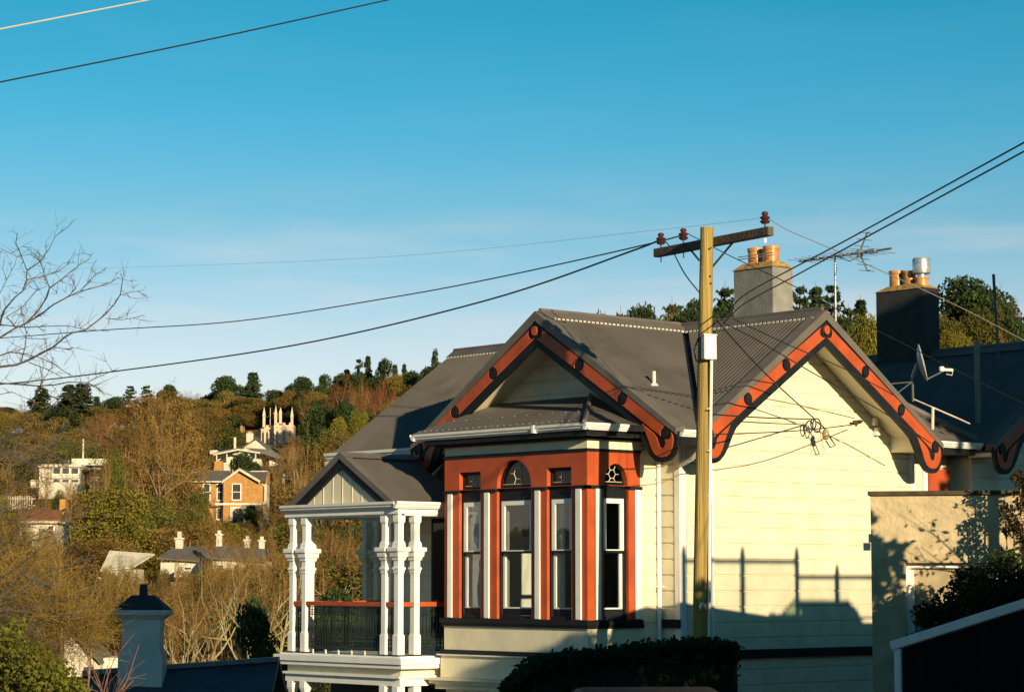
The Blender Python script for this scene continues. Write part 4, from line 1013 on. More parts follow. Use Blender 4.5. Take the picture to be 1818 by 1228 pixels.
for i_ in range(5):
    z_ = 3.64 if px_[i_+1] < .5 else 3.41
    zl = 2.74 if i_ else 2.5
    MB().box((px_[i_]+.045,-8.735,z_-.06),(px_[i_+1]-.045,-8.705,z_)).build('rail', IRON, fc); MB().box((px_[i_]+.045,-8.732,zl),(px_[i_+1]-.045,-8.708,zl+.03)).build('rail', IRON, fc)
    x = px_[i_]+.1
    while x < px_[i_+1]-.05:
        MB().box((x-.007,-8.727,zl+.03),(x+.007,-8.713,z_-.06)).build('bar', IRON, fc); x += .075
# ------------------------------------------------------------------ the land
HOR = 1030.5
KP = np.array([-3000,-600,0,400,700,850,1000,1150,1300,1800,5000.])
KY = np.array([760,760,750,742,705,680,640,615,598,595,595.])
KD = np.array([460,460,460,460,450,430,380,330,300,300,300.])
KZ0 = np.array([-5,-5,-4.5,-4.5,-4.0,-3,-1,0,1,1,1.])
def ground_z(px, d):
    yc, dc, z0 = np.interp(px, KP, KY), np.interp(px, KP, KD), np.interp(px, KP, KZ0)
    zc = 1.1 + (HOR-yc)/4240*dc
    zn = np.interp(px, [-3000,300,700,1000,1500,5000], [-3.4,-3.4,-3.0,-1.45,-1.4,-1.4])
    if d < 36: return float(np.interp(d, [0,8,20,36], [-.6,-.8,-1.4 if px > 800 else -2.8, zn]))
    if d < 60: return float(np.interp(d, [36,60], [zn, z0]))
    if d < dc: return float(z0+(zc-z0)*((d-60)/(dc-60))**2.0)
    return float(np.interp(d, [dc, dc*1.25, 900, 1600], [zc, zc-1, zc-30, zc-60]))
def spot(px, d): 
    p = CAM + (VD+RD*(px-909)/4240)*d
    return np.array([p[0], p[1], ground_z(px, d)])
def proj_y(p):
    q = np.array(p)-CAM; return 614-4240*(q@UP)/(q@FW)
dist = [0.5,4,8,14,20,28,36,46,60,75,95,120,150,180,210,240,270,300,330,370,410,450,500,600,750,950,1300]
V, Q = [], []
ang = np.radians(np.concatenate([np.arange(-180,-40,10), np.arange(-40,40,1.0), np.arange(40,180,10)]))
for d in dist:
    for a in ang:
        if abs(a) < R(65): z = ground_z(909+4240*math.tan(a), d*math.cos(a))
        else:
            e = 909+4240*math.tan(R(65))*(1 if a > 0 else -1); w = max(0, 1-(abs(a)-R(65))/R(40))
            z = -1.0*(1-w) + ground_z(e, d*.42)*w
            z += (1-w)*max(0.0, min(d, 170)-45)*.19  # unseen rise behind the view, added to block low sky light
        p = CAM[:2] + d*(VD[:2]*math.cos(a)+RD[:2]*math.sin(a))
        V.append((p[0], p[1], z))
m_ = len(ang)
for i in range(len(dist)-1):
    for k in range(m_):
        k2 = (k+1) % m_
        Q.append((i*m_+k, i*m_+k2, (i+1)*m_+k2, (i+1)*m_+k))
GRASS = mat('rough_winter_grass', (.12,.08,.028), .95, .4, .35, .3, 3, dark=(.06,.07,.018), dscale=.08, damt=.7)
tag(mesh_np('ground', np.array(V), Q, GRASS, smooth=True), kind='structure')
tag(MB().add([tuple(np.append((CAM+VD*a+RD*b_)[:2], -1.385)) for a, b_ in ((14,-1.5),(14,3.5),(24.3,3.6),(24.3,-2.0))], [(0,1,2,3)]).build('driveway', ASPH), kind='structure')

# ------------------------------------------------------------------ tree prototypes (about 10 m tall, base at the origin)
def grow(r, H, spread, n1=6, n2=6, n3=6, n4=5, up=.5):
    """a leafless tree: trunk and limbs as tapered tubes, twigs as thin strips"""
    paths, A, B, W = [], [], [], []
    th = H*r.uniform(.22,.34)
    tr = np.array([[0,0,-.3],[r.normal(0,.12),r.normal(0,.12),th*.5],[r.normal(0,.25),r.normal(0,.25),th],[r.normal(0,.4),r.normal(0,.4),H*.55]])
    paths.append((tr, [.26,.21,.17,.10]))
    def branch(p, d, L, rad, lev):
        k = 4
        pts = [p]
        for i in range(k):
            d = d + r.normal(0,.16,3) + np.array([0,0,up*.16]); d = d/np.linalg.norm(d)
            pts.append(pts[-1]+d*L/k)
        pts = np.array(pts)
        if lev <= 2: paths.append((pts, [rad*(1-.17*i) for i in range(k+1)]))
        else:
            for i in range(k if lev == 3 else 2):
                j = i if lev == 3 else i*2
                A.append(pts[j]); B.append(pts[j+(1 if lev == 3 else 2)]); W.append(rad*2*(1-.15*i))
        if lev >= 4: return
        n = (n1, n2, n3, n4)[lev]
        for i in range(n):
            f = r.uniform(.3, 1.0); q = pts[0]*(1-f)+pts[-1]*f
            j = min(k-1, int(f*k)); q = pts[j]*(1-(f*k-j))+pts[j+1]*(f*k-j)
            e = d + r.normal(0,.62,3); e[2] += .12; e /= np.linalg.norm(e)
            branch(q, e, L*r.uniform(.42,.68), max(rad*.5,.012), lev+1)
    for i in range(n1):
        f = r.uniform(.0,1); p = tr[2]*(1-f)+tr[3]*f
        a = 2*math.pi*(i+r.random()*.6)/n1
        e = np.array([math.cos(a)*spread, math.sin(a)*spread, r.uniform(.45,1.1)]); e /= np.linalg.norm(e)
        branch(p, e, H*r.uniform(.33,.5), .11, 1)
    return paths, np.array(A), np.array(B), np.array(W)
protos = {}; GENERIC = set()
def proto(kind, trunkVQ, crownVQ, bark, leaf, label, cat, group):
    root = empty(kind, (0,0,0), label, cat, group)
    a = mesh_np('trunk', *trunkVQ, bark, root); b = mesh_np('crown', *crownVQ, leaf, root)
    cv = np.asarray(crownVQ[0]); zm = float(np.percentile(cv[:,2], 99.7)); wm = 2*float(np.percentile(np.hypot(cv[:,0], cv[:,1]), 95))
    GENERIC.add(label); protos.setdefault(kind, []).append([root, False, label, group, zm, wm]); return root
def add_bare(kind, seed, leaf, bark, label, group, H=10, spread=.8, dense=1.0, thick=1.0):
    r = np.random.default_rng(seed)
    pa, A, B, W = grow(r, H, spread, 7, int(6*dense), int(6*dense), 5)
    T = tubes_np([(p, [q*thick for q in rs]) for p, rs in pa])
    Cq = stick_quads(A, B, np.maximum(W*.8,.028), r)
    # finest spray at the twig ends
    n = len(B); i = r.integers(0, n, int(n*.8)); E = B[i]+r.normal(0,.18,(len(i),3)); F = E+r.normal(0,.22,(len(i),3))+(0,0,.1)
    proto(kind, T, join(Cq, stick_quads(E, F, .024, r)), bark, leaf, label, 'tree', group)
for s in range(4): add_bare('bare_tree', 100+s, TWIG, BARK, 'bare golden brown tree standing among others on the wooded hillside', 'bare golden trees on the hillside')
for s in range(2): add_bare('russet_tree', 140+s, TWIGR, BARK, 'bare russet tree in the reddish brown stand below the skyline', 'russet trees on the hillside', dense=1.1)
for s in range(2): add_bare('pale_limbed_tree', 160+s, TWIG, BARKP, 'bare tree with pale sunlit limbs in the valley left of the veranda', 'pale limbed trees in the valley', dense=.8, thick=.9, spread=1.1)
def add_round(kind, seed, leaf, label, group, n=12000, size=.30, lob=14, sq=1.0, cat='tree'):
    r = np.random.default_rng(seed)
    L = []
    for k in range(lob):
        a = r.uniform(0,2*math.pi); q = r.uniform(.6,3.0); z = r.uniform(2.6,8.6); q *= 1-.45*max(0,(z-5)/4.5)
        s_ = r.uniform(1.1,1.9); L.append((q*math.cos(a), q*math.sin(a), z*sq, s_, s_, s_*.8))
    P = lobe_points(n, L, r=r)
    T = tubes_np([(np.array([[0,0,-.3],[.1,0,3],[.1,.1,7.5*sq]]), [.28,.2,.06])]+[(np.array([[.05,0,r.uniform(1.5,4)],[l[0]*.5,l[1]*.5,l[2]-1],[l[0],l[1],l[2]]]), [.12,.08,.03]) for l in L])
    proto(kind, T, leaf_quads(P, size, .6, r=r), BARK, leaf, label, cat, group)
GOLD = leafmat('golden_olive_crown', (.185,.125,.03), .3, trans=.1)
for s in range(4): add_round('golden_tree', 180+s, GOLD, 'golden olive tree with a fuzzy winter crown on the wooded hillside', 'golden olive trees on the hillside', size=.15, n=21000, lob=17)
for s in range(3): add_round('evergreen_tree', 200+s, LEAFD, 'dark rounded evergreen tree on the wooded hillside', 'dark evergreens on the hillside')
for s in range(2): add_round('olive_tree', 220+s, LEAFO, 'olive green bushy tree on the wooded hillside', 'olive trees on the hillside', size=.20, n=17000)
for s in range(2): add_round('yellow_green_tree', 240+s, LEAFY, 'yellow green sunlit bushy tree on the wooded hillside', 'yellow green trees on the hillside', size=.20, n=17000)
def add_conifer(kind, seed, leaf, label, group, wd=2.3, droop=.25, whorls=25, gap=.0, n=11):
    r = np.random.default_rng(seed); tz = 10.0 if whorls > 15 else 9.0; paths = [(np.array([[0,0,-.3],[0,0,5],[0,0,tz]]), [.24,.14,.02])]; P = []; S = []
    for k in range(whorls):
        z = 1.0+8.8*k/whorls + r.normal(0,.12)
        if r.random() < gap: continue
        m = r.integers(6,9)
        for i in range(m):
            a = 2*math.pi*(i+r.random())/m; L = wd*(1-(z/10.3))**.8*r.uniform(.55,1.15)+.12
            e = np.array([math.cos(a)*L, math.sin(a)*L, -droop*L+ .18*L*r.normal()])
            p0 = np.array([0,0,z]); paths.append((np.array([p0, p0+e*.5+(0,0,.05*L), p0+e]), [.045,.03,.01]))
            t = r.random(n)**.8
            P.append(p0+e*t[:,None]+r.normal(0,.10,(n,3))*(.5+L*.35)); 
    P = np.concatenate(P)
    proto(kind, tubes_np(paths), leaf_quads(P, .52, .46, droop=.3, r=r), BARK, leaf, label, 'tree', group)
for s in range(2): add_conifer('spruce_tree', 300+s, LEAFP, 'tall pointed dark conifer rising on the wooded skyline', 'pointed conifers on the skyline', 2.4, n=20)
add_conifer('slender_spruce', 310, LEAFP, 'small slender pointed conifer on the skyline', 'slender conifers on the skyline', 1.6, gap=.1, n=15)
add_conifer('ragged_pine', 320, LEAFP, 'ragged dark pine with open layered branches on the right skyline', 'ragged pines on the skyline', 3.4, droop=-.12, whorls=11, n=26)
add_conifer('ragged_pine', 321, LEAFP, 'ragged dark pine with open layered branches on the right skyline', 'ragged pines on the skyline', 2.9, droop=.05, whorls=12, gap=.1, n=26)
# column: tall narrow rounded cypress
r_ = np.random.default_rng(5)
proto('column_cypress', tubes_np([(np.array([[0,0,-.3],[0,0,5],[0,0,9]]), [.2,.15,.05])]),
      leaf_quads(lobe_points(5500, [(r_.normal(0,.25),r_.normal(0,.25),1.4+k*.95,1.35-.10*k if k > 2 else 1.25,1.35-.10*k if k > 2 else 1.25,1.1) for k in range(9)], r=r_), .34, .5), BARK, LEAFD,
      'narrow rounded cypress poking above the roof line on the skyline', 'tree', 'cypresses on the skyline')

def tree_at(kind, px, d, top=None, H=None, wpx=None, label=None, group=None, k=None, sink=0.0):
    lst = protos[kind]
    e = lst[(k if k is not None else random.randrange(len(lst))) % len(lst)]
    b = spot(px, d); b[2] -= sink
    if top is not None:
        ztop = CAM[2] + (HOR-top)/4240*d*1.0 if False else D(px, top, d)[2]
        H = max(1.5, ztop-b[2])
    sz = H/e[4]; sx = sz if wpx is None else (wpx*d/4240)/e[5]
    if not e[1]: o = e[0]; e[1] = True
    else: o = copy_tree(e[0])
    o.location = Vector(b); o.rotation_euler = (0,0,random.uniform(0,6.28)); o.scale = (sx, sx*random.uniform(.92,1.08), sz)
    o['label'] = label or e[2]; o['group'] = group or e[3]
    return o

# ------------------------------------------------------------------ houses on the hill
BRICKM = mat('orange_brick', (.40,.20,.055), .9, .22, 3, .3, 12)
STONE = mat('pale_church_stone', (.60,.46,.32), .9, .15, 2, .2, 8)
SLATE = mat('grey_slate', (.11,.10,.085), .8, .2, 2)
PANEW = mat('dim_far_glass', (.05,.05,.045), .15)
RUST = mat('rust_red_iron', (.25,.09,.035), .8, .3, 2)
KEEP = []
class Far:
    def __init__(s, name, px, py, d, label, cat='house', keep=None, sink=3.0):
        s.d, s.s, s.px, s.py = d, d/4240.0, px, py
        p = D(px, py, d); s.O = p
        s.root = empty(name, (p[0],p[1],p[2]), label, cat)
        if keep: KEEP.append((*keep, d))
    def P(s, px, py, dep=0.0): return s.O + RD*(px-s.px)*s.s + VD*dep + ZD*(s.py-py)*s.s
    def box(s, x0, x1, y0, y1, d0, d1, name, m, par=None):
        pts = [s.P(x, y, q) for q in (d0, d1) for (x, y) in ((x0,y1),(x1,y1),(x1,y0),(x0,y0))]
        return MB().add(pts, [(0,1,2,3),(7,6,5,4),(0,4,5,1),(1,5,6,2),(2,6,7,3),(3,7,4,0)]).build(name, m, par or s.root)
    def poly(s, pts, th, name, m, par=None):
        return MB().poly([s.P(*p) for p in pts], tuple(np.array(th, float))).build(name, m, par or s.root)
    def win(s, x0, x1, y0, y1, dep=0.0, bars=True, frame=1.6):
        f = MB().plate([(x0,y0),(x1,y0),(x1,y1),(x0,y1)], [[(x0+frame,y0+frame),(x1-frame,y0+frame),(x1-frame,y1-frame),(x0+frame,y1-frame)]], lambda u,w,q: s.P(u,w,dep-.10+q), .12).build('window', WHITE, s.root)
        s.box(x0+frame, x1-frame, y0+frame, y1-frame, dep-.05, dep-.02, 'pane', PANEW, f)
        if bars: s.box(x0+frame, x1-frame, (y0+y1)/2-.5, (y0+y1)/2+.5, dep-.08, dep-.051, 'meeting_rail', WHITE, f)
        return f
# brick house
h = Far('brick_house', 420, 925, 285, 'orange brick two storey house with white windows and a front gable', keep=(330,475,925))
h.box(344,396,854,950,1.2,7.5,'wall',BRICKM); 
h.poly([(396,950,0),(466,950,0),(466,855,0),(425,835,0),(396,855,0)], VD*7.5, 'wall', BRICKM)
h.poly([(340,854,.8),(400,854,.8),(400,832,4.2),(350,832,4.2)], -ZD*.1+VD*.2, 'roof', SLATE); h.poly([(398,854,7.9),(344,854,7.9),(350,832,4.2),(400,832,4.2)], -ZD*.1, 'roof', SLATE)
h.poly([(425,833,-.5),(393,856,-.5),(393,856,7.6),(425,833,7.6)], ZD*.12, 'roof', SLATE); h.poly([(425,833,-.5),(466,856,-.5),(472,856,7.6),(440,834,7.6)], ZD*.12, 'roof', SLATE)
h.poly([(436,834,3.5),(469,834,3.5),(471,855,-.3),(461,855,-.3)], VD*.2, 'roof', SLATE)
h.poly([(469,834,3.5),(473,858,.5),(469,858,.2)], VD*3, 'end_gable', BRICKM)
h.poly([(425,831,-.62),(425,836,-.62),(394,858.5,-.62),(394,854,-.62)], VD*.1, 'bargeboard', FARW); h.poly([(425,831,-.62),(425,836,-.62),(462,857.5,-.62),(462,853,-.62)], VD*.1, 'bargeboard', FARW)
h.box(341,397,853,855.5,.6,.9,'gutter',FARW); h.box(438,469,833,834.6,3.4,3.7,'ridge_cap',FARW)
h.box(378,466,893,896,-.12,.1,'string_course',WHITE)
h.win(357,371,857,888,1.2); h.win(382,394,857,888,1.2); h.win(411,428,858,888,0); h.win(382,393,900,922,1.2,False)
dwn = MB().plate([(408,950),(437,950),(437,899),(408,899)], [[(413,950),(432,950)]+[(422.5+9.5*math.cos(t),912-10*math.sin(t)) for t in np.linspace(0,math.pi,9)]], lambda u,w,q: h.P(u,w,-.14+q), .14).build('door_surround', FARW, h.root)
h.box(413,432,903,950,-.02,-.005,'door',PANEW,dwn)
for a in (45,90,135): h.poly([(422.5,912,-.06),(423.3,912,-.06),(423.3+8.5*math.cos(R(a)),912-8.5*math.sin(R(a)),-.06),(422.5+8.5*math.cos(R(a)),912-8.5*math.sin(R(a)),-.06)], VD*.04, 'glazing_bar', FARW, dwn)
h.box(457,472,858,950,.5,4,'side_bay',FARW); h.box(459,462.5,862,890,.44,.49,'pane',PANEW); h.box(465,468,862,890,.44,.49,'pane',PANEW)
h.box(371,386,815,840,4.5,5.5,'chimney',BRICKM)
# upper pale villa
h = Far('hillside_villa', 450, 840, 335, 'pale villa with a white gable, veranda and chimney above the brick house', keep=(372,512,836))
h.box(384,462,800,850,1.5,8,'wall',FARW); h.poly([(425,798,.6),(452.6,780,.6),(481,799,.6)], VD*.5, 'gable', FARW)
h.poly([(424,800,.3),(452.6,778,.3),(452.6,778,8),(424,800,8)], ZD*.15, 'roof', SLATE); h.poly([(482,802,.3),(452.6,778,.3),(445,776,8),(490,800,8)], ZD*.15, 'roof', SLATE)
h.poly([(437,796,-.2),(482,799,-.2),(508,819,1),(462,804,-.8)], ZD*.1, 'roof', SLATE)
h.poly([(380,806,-1.2),(424,797,-1.2),(424,800,-1.2),(380,809,-1.2)], VD*.3, 'fascia', FARW); h.poly([(424,797,-1.2),(463,803,-1.2),(463,806,-1.2),(424,800,-1.2)], VD*.3, 'fascia', FARW)
h.poly([(380,806,-1.2),(424,797,-1.2),(440,793,2),(400,797,2)], ZD*.1, 'roof', SLATE)
h.box(373,386,799,806,-.6,2,'parapet',FARW)
for x in (386,404,424,443,455): h.box(x-1,x+1,806,830,-1.1,-.9,'veranda_post',FARW)
h.win(388,403,809,822,1.5,False); h.win(425,441,809,822,1.5,False)
h.box(431,443,765.5,782,4,5,'chimney',FARW); h.box(433,441,762,765.4,4.2,4.8,'chimney_pot',TERRA); h.box(413,417,775,800,1,1.4,'flue',FARW)
h.box(476,500,812,826,1.5,5,'side_wing',CREAM); h.poly([(472,808,.8),(508,826,.8),(506,820,4),(478,804,4)], ZD*.1, 'roof', SLATE)
h.box(490,508,837,840,.3,3,'porch_roof',FARW); h.box(492,495,840,860,.4,.7,'porch_post',FARW); h.box(500,506,840,860,.4,.7,'porch_post',FARW)
# church
h = Far('church', 490, 800, 405, 'pale stone church tower with pointed pinnacles among the bare trees', 'church', keep=(460,524,792))
for x0, x1, yt, dep in ((461,483,757,2),(486,521,754,0)):
    w = h.box(x0,x1,yt,850,dep,dep+3,'tower',STONE)
    for k in range(3):
        xx = x0+(x1-x0)*(k+.5)/3; h.poly([(xx-2,790,dep-.06),(xx+2,790,dep-.06),(xx+2,768,dep-.06),(xx,763,dep-.06),(xx-2,768,dep-.06)], VD*.05, 'lancet', PANEW, w)
        h.box(xx-2.4,xx+2.4,yt-4,yt,dep,dep+.3,'merlon',STONE,w)
    h.box(x0-.8,x1+.8,yt+2,yt+4,dep-.12,dep+3.1,'string_course',STONE,w)
for x, yt, yb in ((467,720,757),(488.5,718,756),(497,722,752),(517.5,720,760)):
    dep = 1 if x < 480 else .3
    p = h.box(x-2.2,x+2.2,yb-20,yb,dep,dep+.45,'pinnacle',STONE)
    a = [h.P(x-2.8,yb-20,dep-.05),h.P(x+2.8,yb-20,dep-.05),h.P(x+2.8,yb-20,dep+.5),h.P(x-2.8,yb-20,dep+.5),h.P(x,yt,dep+.22)]
    MB().add(a, [(0,1,4),(1,2,4),(2,3,4),(3,0,4),(3,2,1,0)]).build('spirelet', STONE, p)
h.box(476.6,477.6,722,757,2,2.1,'mast',STONE)
# white modern house
h = Far('modern_house', 120, 870, 262, 'flat roofed white modern house with a strip of windows behind branches', keep=(66,205,866))
h.box(69,142,826,885,0,8,'wall',FARW); h.box(66,145,824,829,-.4,8.3,'fascia',FARW); h.box(120,183,812,824,2,7,'roof_parapet',CREAM); h.box(142,206,829,833,.5,7,'roof_edge',FARW); h.box(150,200,833,880,3,8,'wall',FARW)
for k in range(3): h.win(93+k*16,107.5+k*16,829.5,842,0,False,1.2)
h.box(92,141,842.2,849,-.3,-.02,'balcony',FARW)
for k in range(3): h.win(93+k*16,107.5+k*16,850,857,0,False,1.2)
h.box(136.4,138.8,776,824,3,3.2,'flue_mast',FARW); h.box(108,118,815,826,1,2,'roof_light',PANEW); h.box(57,67,852,866,-1,2,'chimney',FARW)
h.win(153,166,850,862,3,False); h.box(164,168,858,873,2.6,2.9,'post',FARW)
h = Far('picket_fence', 40, 905, 215, 'white picket fence on the far left slope below the modern house', 'fence', keep=(-10,60,902))
for k in range(16): h.box(-8+k*4.2,-6+k*4.2,880,903,0,.06,'picket',FARW)
h.box(-10,62,884,886,.06,.12,'rail',FARW); h.box(-10,62,896,898,.06,.12,'rail',FARW)
h = Far('red_chimney_house', 70, 960, 190, 'small house with white eave and orange chimney among branches at far left', keep=(25,108,955))
h.box(30,102,929,985,0,5,'wall',FARW); h.box(26,108,925,928.5,-.4,5.4,'eave',FARW); h.poly([(26,925,-.4),(108,925,-.4),(100,905,2.6),(34,905,2.6)], ZD*.1, 'roof', RUST); h.box(94,104,884,912,2.5,3.4,'chimney',BRICKM); h.win(36,46,932,950,0); h.win(84,96,932,950,0)
h = Far('white_roofed_house', 215, 1020, 150, 'low house with a bright white roof above the dark chimney cap', keep=(154,268,1012))
h.poly([(182,978,2.5),(264,984,2.5),(236,1008,0),(178,1014,0)], ZD*.08, 'roof', FARW); h.box(186,240,1010,1060,.2,3.5,'wall',FARW); h.win(196,206,1018,1032,.2); h.win(216,228,1018,1032,.2)
h.poly([(156,1043,-.5),(170,1023,-.5),(182,1025,-.5),(176,1043,-.5)], VD*1.5, 'porch', FARW); h.lathe = None
h = Far('hip_roofed_house', 330, 1020, 165, 'house with dark hip roof, white gable and pale chimney in the valley trees', keep=(278,390,1012))
h.poly([(280,992,-.2),(385,1000,-.2),(350,972,3),(300,970,3)], ZD*.1, 'roof', SLATE); h.box(284,382,998,1060,.2,6,'wall',FARW); h.poly([(280,992,6.4),(385,1000,6.4),(350,972,3),(300,970,3)], ZD*.1, 'roof', SLATE)
c_ = h.box(302,315,956,978,2.4,3.0,'chimney',FARW); h.box(300,317,953,956,2.3,3.1,'chimney_cap',FARW,c_); h.box(305,312,942,953,2.5,2.9,'chimney_pot',FARW,c_)
h.poly([(366,1012,-1),(376,1000,-1),(386,1012,-1)], VD*.5, 'gable', FARW); h.box(313,368,1012,1024,-1,.1,'porch',FARW); h.win(325,340,1005,1012,.2,False); h.win(345,360,1026,1040,.2)
h = Far('three_chimney_house', 422, 1010, 160, 'long dark roofed house with three pale chimneys behind bare branches below the brick house', keep=(372,472,985))
h.poly([(374,992,-.2),(474,998,-.2),(464,974,2.4),(378,969,2.4)], ZD*.1, 'roof', SLATE); h.poly([(374,992,5),(474,998,5),(464,974,2.4),(378,969,2.4)], ZD*.1, 'roof', SLATE); h.box(377,470,996,1030,.1,4.8,'wall',FARW)
for px_, y0, y1 in ((381,940,985),(432,950,980),(458,951,980)):
    k_ = h.box(px_-5,px_+5,y0+9,y1,2.2,2.6,'chimney',FARW); h.box(px_-7,px_+7,y0+6,y0+9,2.14,2.66,'cap',FARW,k_); h.box(px_-3,px_+3,y0,y0+6,2.28,2.52,'chimney_pot',FARW,k_)
for x in (392,420,446): h.win(x-6,x+6,1001,1014,.1,False)
h = Far('white_gabled_shed', 132, 1175, 66, 'white gabled shed wall behind the yellow green bush at lower left', 'shed', keep=(108,225,1160))
h.poly([(113,1200,0),(113,1132,0),(128,1128,0),(150,1160,0),(178,1178,0),(178,1200,0)], VD*2.5, 'wall', FARW); h.poly([(111,1131,-.15),(128,1126,-.15),(128,1126,2.6),(111,1131,2.6)], ZD*.05, 'roof', RUST); h.poly([(128,1126,-.15),(180,1178,-.15),(180,1178,2.6),(128,1126,2.6)], ZD*.05, 'roof', SLATE); h.box(178,222,1168,1200,.5,2.5,'lean_to',CREAM); h.box(150,164,1183,1200,-.05,-.02,'door',PANEW)

# ------------------------------------------------------------------ named trees along the skyline and on the slopes
ls = 'left skyline'
T = tree_at
T('column_cypress', 70, 425, top=688, wpx=58, label='loose rounded conifer, leftmost on the left skyline')
T('spruce_tree', 120, 440, top=682, wpx=58, label='narrow dark spruce, left one of the close pair on the left skyline')
T('spruce_tree', 143, 430, top=680, wpx=74, label='broad dark spruce, right one of the close pair on the left skyline', k=1)
T('slender_spruce', 170, 455, top=703, wpx=24, label='small pale spruce standing alone in a gap of the left skyline')
T('evergreen_tree', 200, 440, top=704, wpx=62, label='dark round evergreen right of the small pale spruce')
T('ragged_pine', 230, 450, top=684, wpx=44, label='open crowned pine above the big golden tree on the left skyline')
T('ragged_pine', 258, 455, top=684, wpx=34, label='narrow pine touching the open crowned pine on the left skyline', k=1)
T('evergreen_tree', 300, 455, top=682, wpx=40, label='bushy evergreen top halfway along the left skyline')
T('evergreen_tree', 397, 440, top=668, wpx=66, label='broad dark evergreen dome above the pale hillside villa')
T('spruce_tree', 447, 440, top=660, wpx=54, label='triangular green conifer between the dark dome and the church', k=1)
T('evergreen_tree', 538, 430, top=668, wpx=56, label='dark evergreen clump directly right of the church on the skyline')
T('evergreen_tree', 570, 430, top=664, wpx=44, label='second dark evergreen right of the church on the skyline', k=1)
T('slender_spruce', 615, 420, top=655, wpx=26, label='thin ragged spruce at the left end of the russet skyline')
T('ragged_pine', 636, 415, top=636, wpx=32, label='ragged open pine above the russet stand')
T('slender_spruce', 652, 415, top=631, wpx=24, label='thin spike of a spruce above the russet stand')
T('evergreen_tree', 675, 410, top=638, wpx=48, label='dark round evergreen crowning the russet stand')
T('spruce_tree', 700, 410, top=646, wpx=26, label='small dark conifer beside the round evergreen over the russet stand')
T('slender_spruce', 717, 415, top=645, wpx=18, label='smallest spire right of the russet stand')
T('evergreen_tree', 735, 395, top=658, wpx=64, label='dark evergreen mass left of the villa roof edge')
T('evergreen_tree', 770, 390, top=650, wpx=60, label='dark evergreen partly behind the sloping villa roof', k=2)
T('column_cypress', 774, 400, top=620, wpx=25, label='rounded narrow cypress poking up beside the villa roof')
for i, (px, top, w, d) in enumerate(((600,662,60,385),(632,664,56,380),(664,668,56,372),(690,674,52,368),(615,690,60,350),(650,695,60,345),(680,700,54,340))):
    T('russet_tree', px, d, top=top, wpx=w)
for px, top, w, d, kd, lb in ((570,722,80,330,'evergreen_tree','spreading dark evergreen below the russet stand'),(622,716,70,325,'evergreen_tree','dark evergreen tucked against the villa roof slope'),(640,728,56,300,'yellow_green_tree','bright yellow green bush beside the villa roof slope'),(610,742,66,290,'yellow_green_tree','yellow green bushy tree below the dark evergreens'),(585,765,60,280,'olive_tree','olive bush above the veranda roof')):
    T(kd, px, d, top=top, wpx=w, label=lb)
T('bare_tree', 285, 235, top=690, wpx=160, label='large golden tree with thick forked limbs left of the brick house', k=0)
T('golden_tree', 330, 300, top=712, wpx=110, k=1); T('golden_tree', 225, 250, top=742, wpx=100, k=2); T('golden_tree', 290, 262, top=706, wpx=150, k=0)
T('pale_limbed_tree', 545, 210, top=752, wpx=70, label='slim bare tree with a white trunk beside the veranda gable', k=0)
T('pale_limbed_tree', 575, 200, top=790, wpx=60, label='slanting pale stemmed bare tree touching the veranda gable', k=1)
T('evergreen_tree', 430, 315, top=806, wpx=60, label='dark bush before the veranda of the pale hillside villa')
T('evergreen_tree', 445, 280, top=897, wpx=26, label='clipped dark bush by the arched door of the brick house')
# valley trees close to the veranda
for px, d, top, w, k in ((375,92,955,190,0),(450,84,930,200,1),(330,80,1010,150,1),(500,95,920,160,0),(590,98,905,150,1)):
    T('pale_limbed_tree', px, d, top=top, wpx=w, k=k)
for px, d, top, w in ((600,120,900,170),(560,140,930,150),(640,110,915,150),(480,130,940,150)): T('bare_tree', px, d, top=top, wpx=w)
T('evergreen_tree', 470, 56, top=1068, wpx=110, label='glossy dark green bush left of the veranda posts', k=1)
T('evergreen_tree', 590, 75, top=1050, wpx=120, label='green bush seen through the veranda above the red handrail', k=0)
T('olive_tree', 262, 230, top=880, wpx=110, label='olive green thicket below the large golden tree', k=0)
T('yellow_green_tree', 290, 225, top=905, wpx=70, label='yellow green bush beneath the forked golden tree', k=1)
# right-hand hill
for px, top, w, kd, lb in ((1103,556,46,'ragged_pine','sparse flat topped pine, first on the right skyline'),(1150,546,60,'evergreen_tree','dark tree left of the power pole on the right skyline'),(1195,538,56,'ragged_pine','ragged tree just left of the power pole'),(1232,532,50,'evergreen_tree','dark evergreen behind the power pole'),(1290,508,54,'ragged_pine','tall dark pine right of the power pole beside the cement chimney'),
    (1425,506,46,'ragged_pine','left of three pines between cement chimney and aerial mast'),(1452,507,44,'spruce_tree','middle of three pines beside the aerial mast'),(1482,503,56,'ragged_pine','right of three pines behind the aerial mast'),(1532,530,34,'slender_spruce','small pointed spruce left of the dark chimney'),(1510,545,40,'ragged_pine','low pine between aerial and dark chimney'),(1545,560,66,'yellow_green_tree','yellow green tree left of the dark chimney'),(1500,590,60,'olive_tree','olive bush over the right gable slope'),
    (1735,494,122,'evergreen_tree','big round topped tree right of the dark chimney'),(1800,518,90,'bare_tree','brown twiggy tree at the right edge of the skyline'),(1725,552,100,'olive_tree','flat crowned dark tree below the big round one'),(1790,560,90,'evergreen_tree','dark spreading tree at the right edge'),(1702,588,66,'yellow_green_tree','yellow green bush behind the dark chimney'),(1790,590,80,'russet_tree','bare russet shrub above the shaded roof')):
    d = {'yellow_green_tree':170,'olive_tree':190,'russet_tree':140,'bare_tree':215}.get(kd, 240)
    if 'round topped' in lb: d = 225
    T(kd, px, d, top=top, wpx=w*1.45, label=lb)
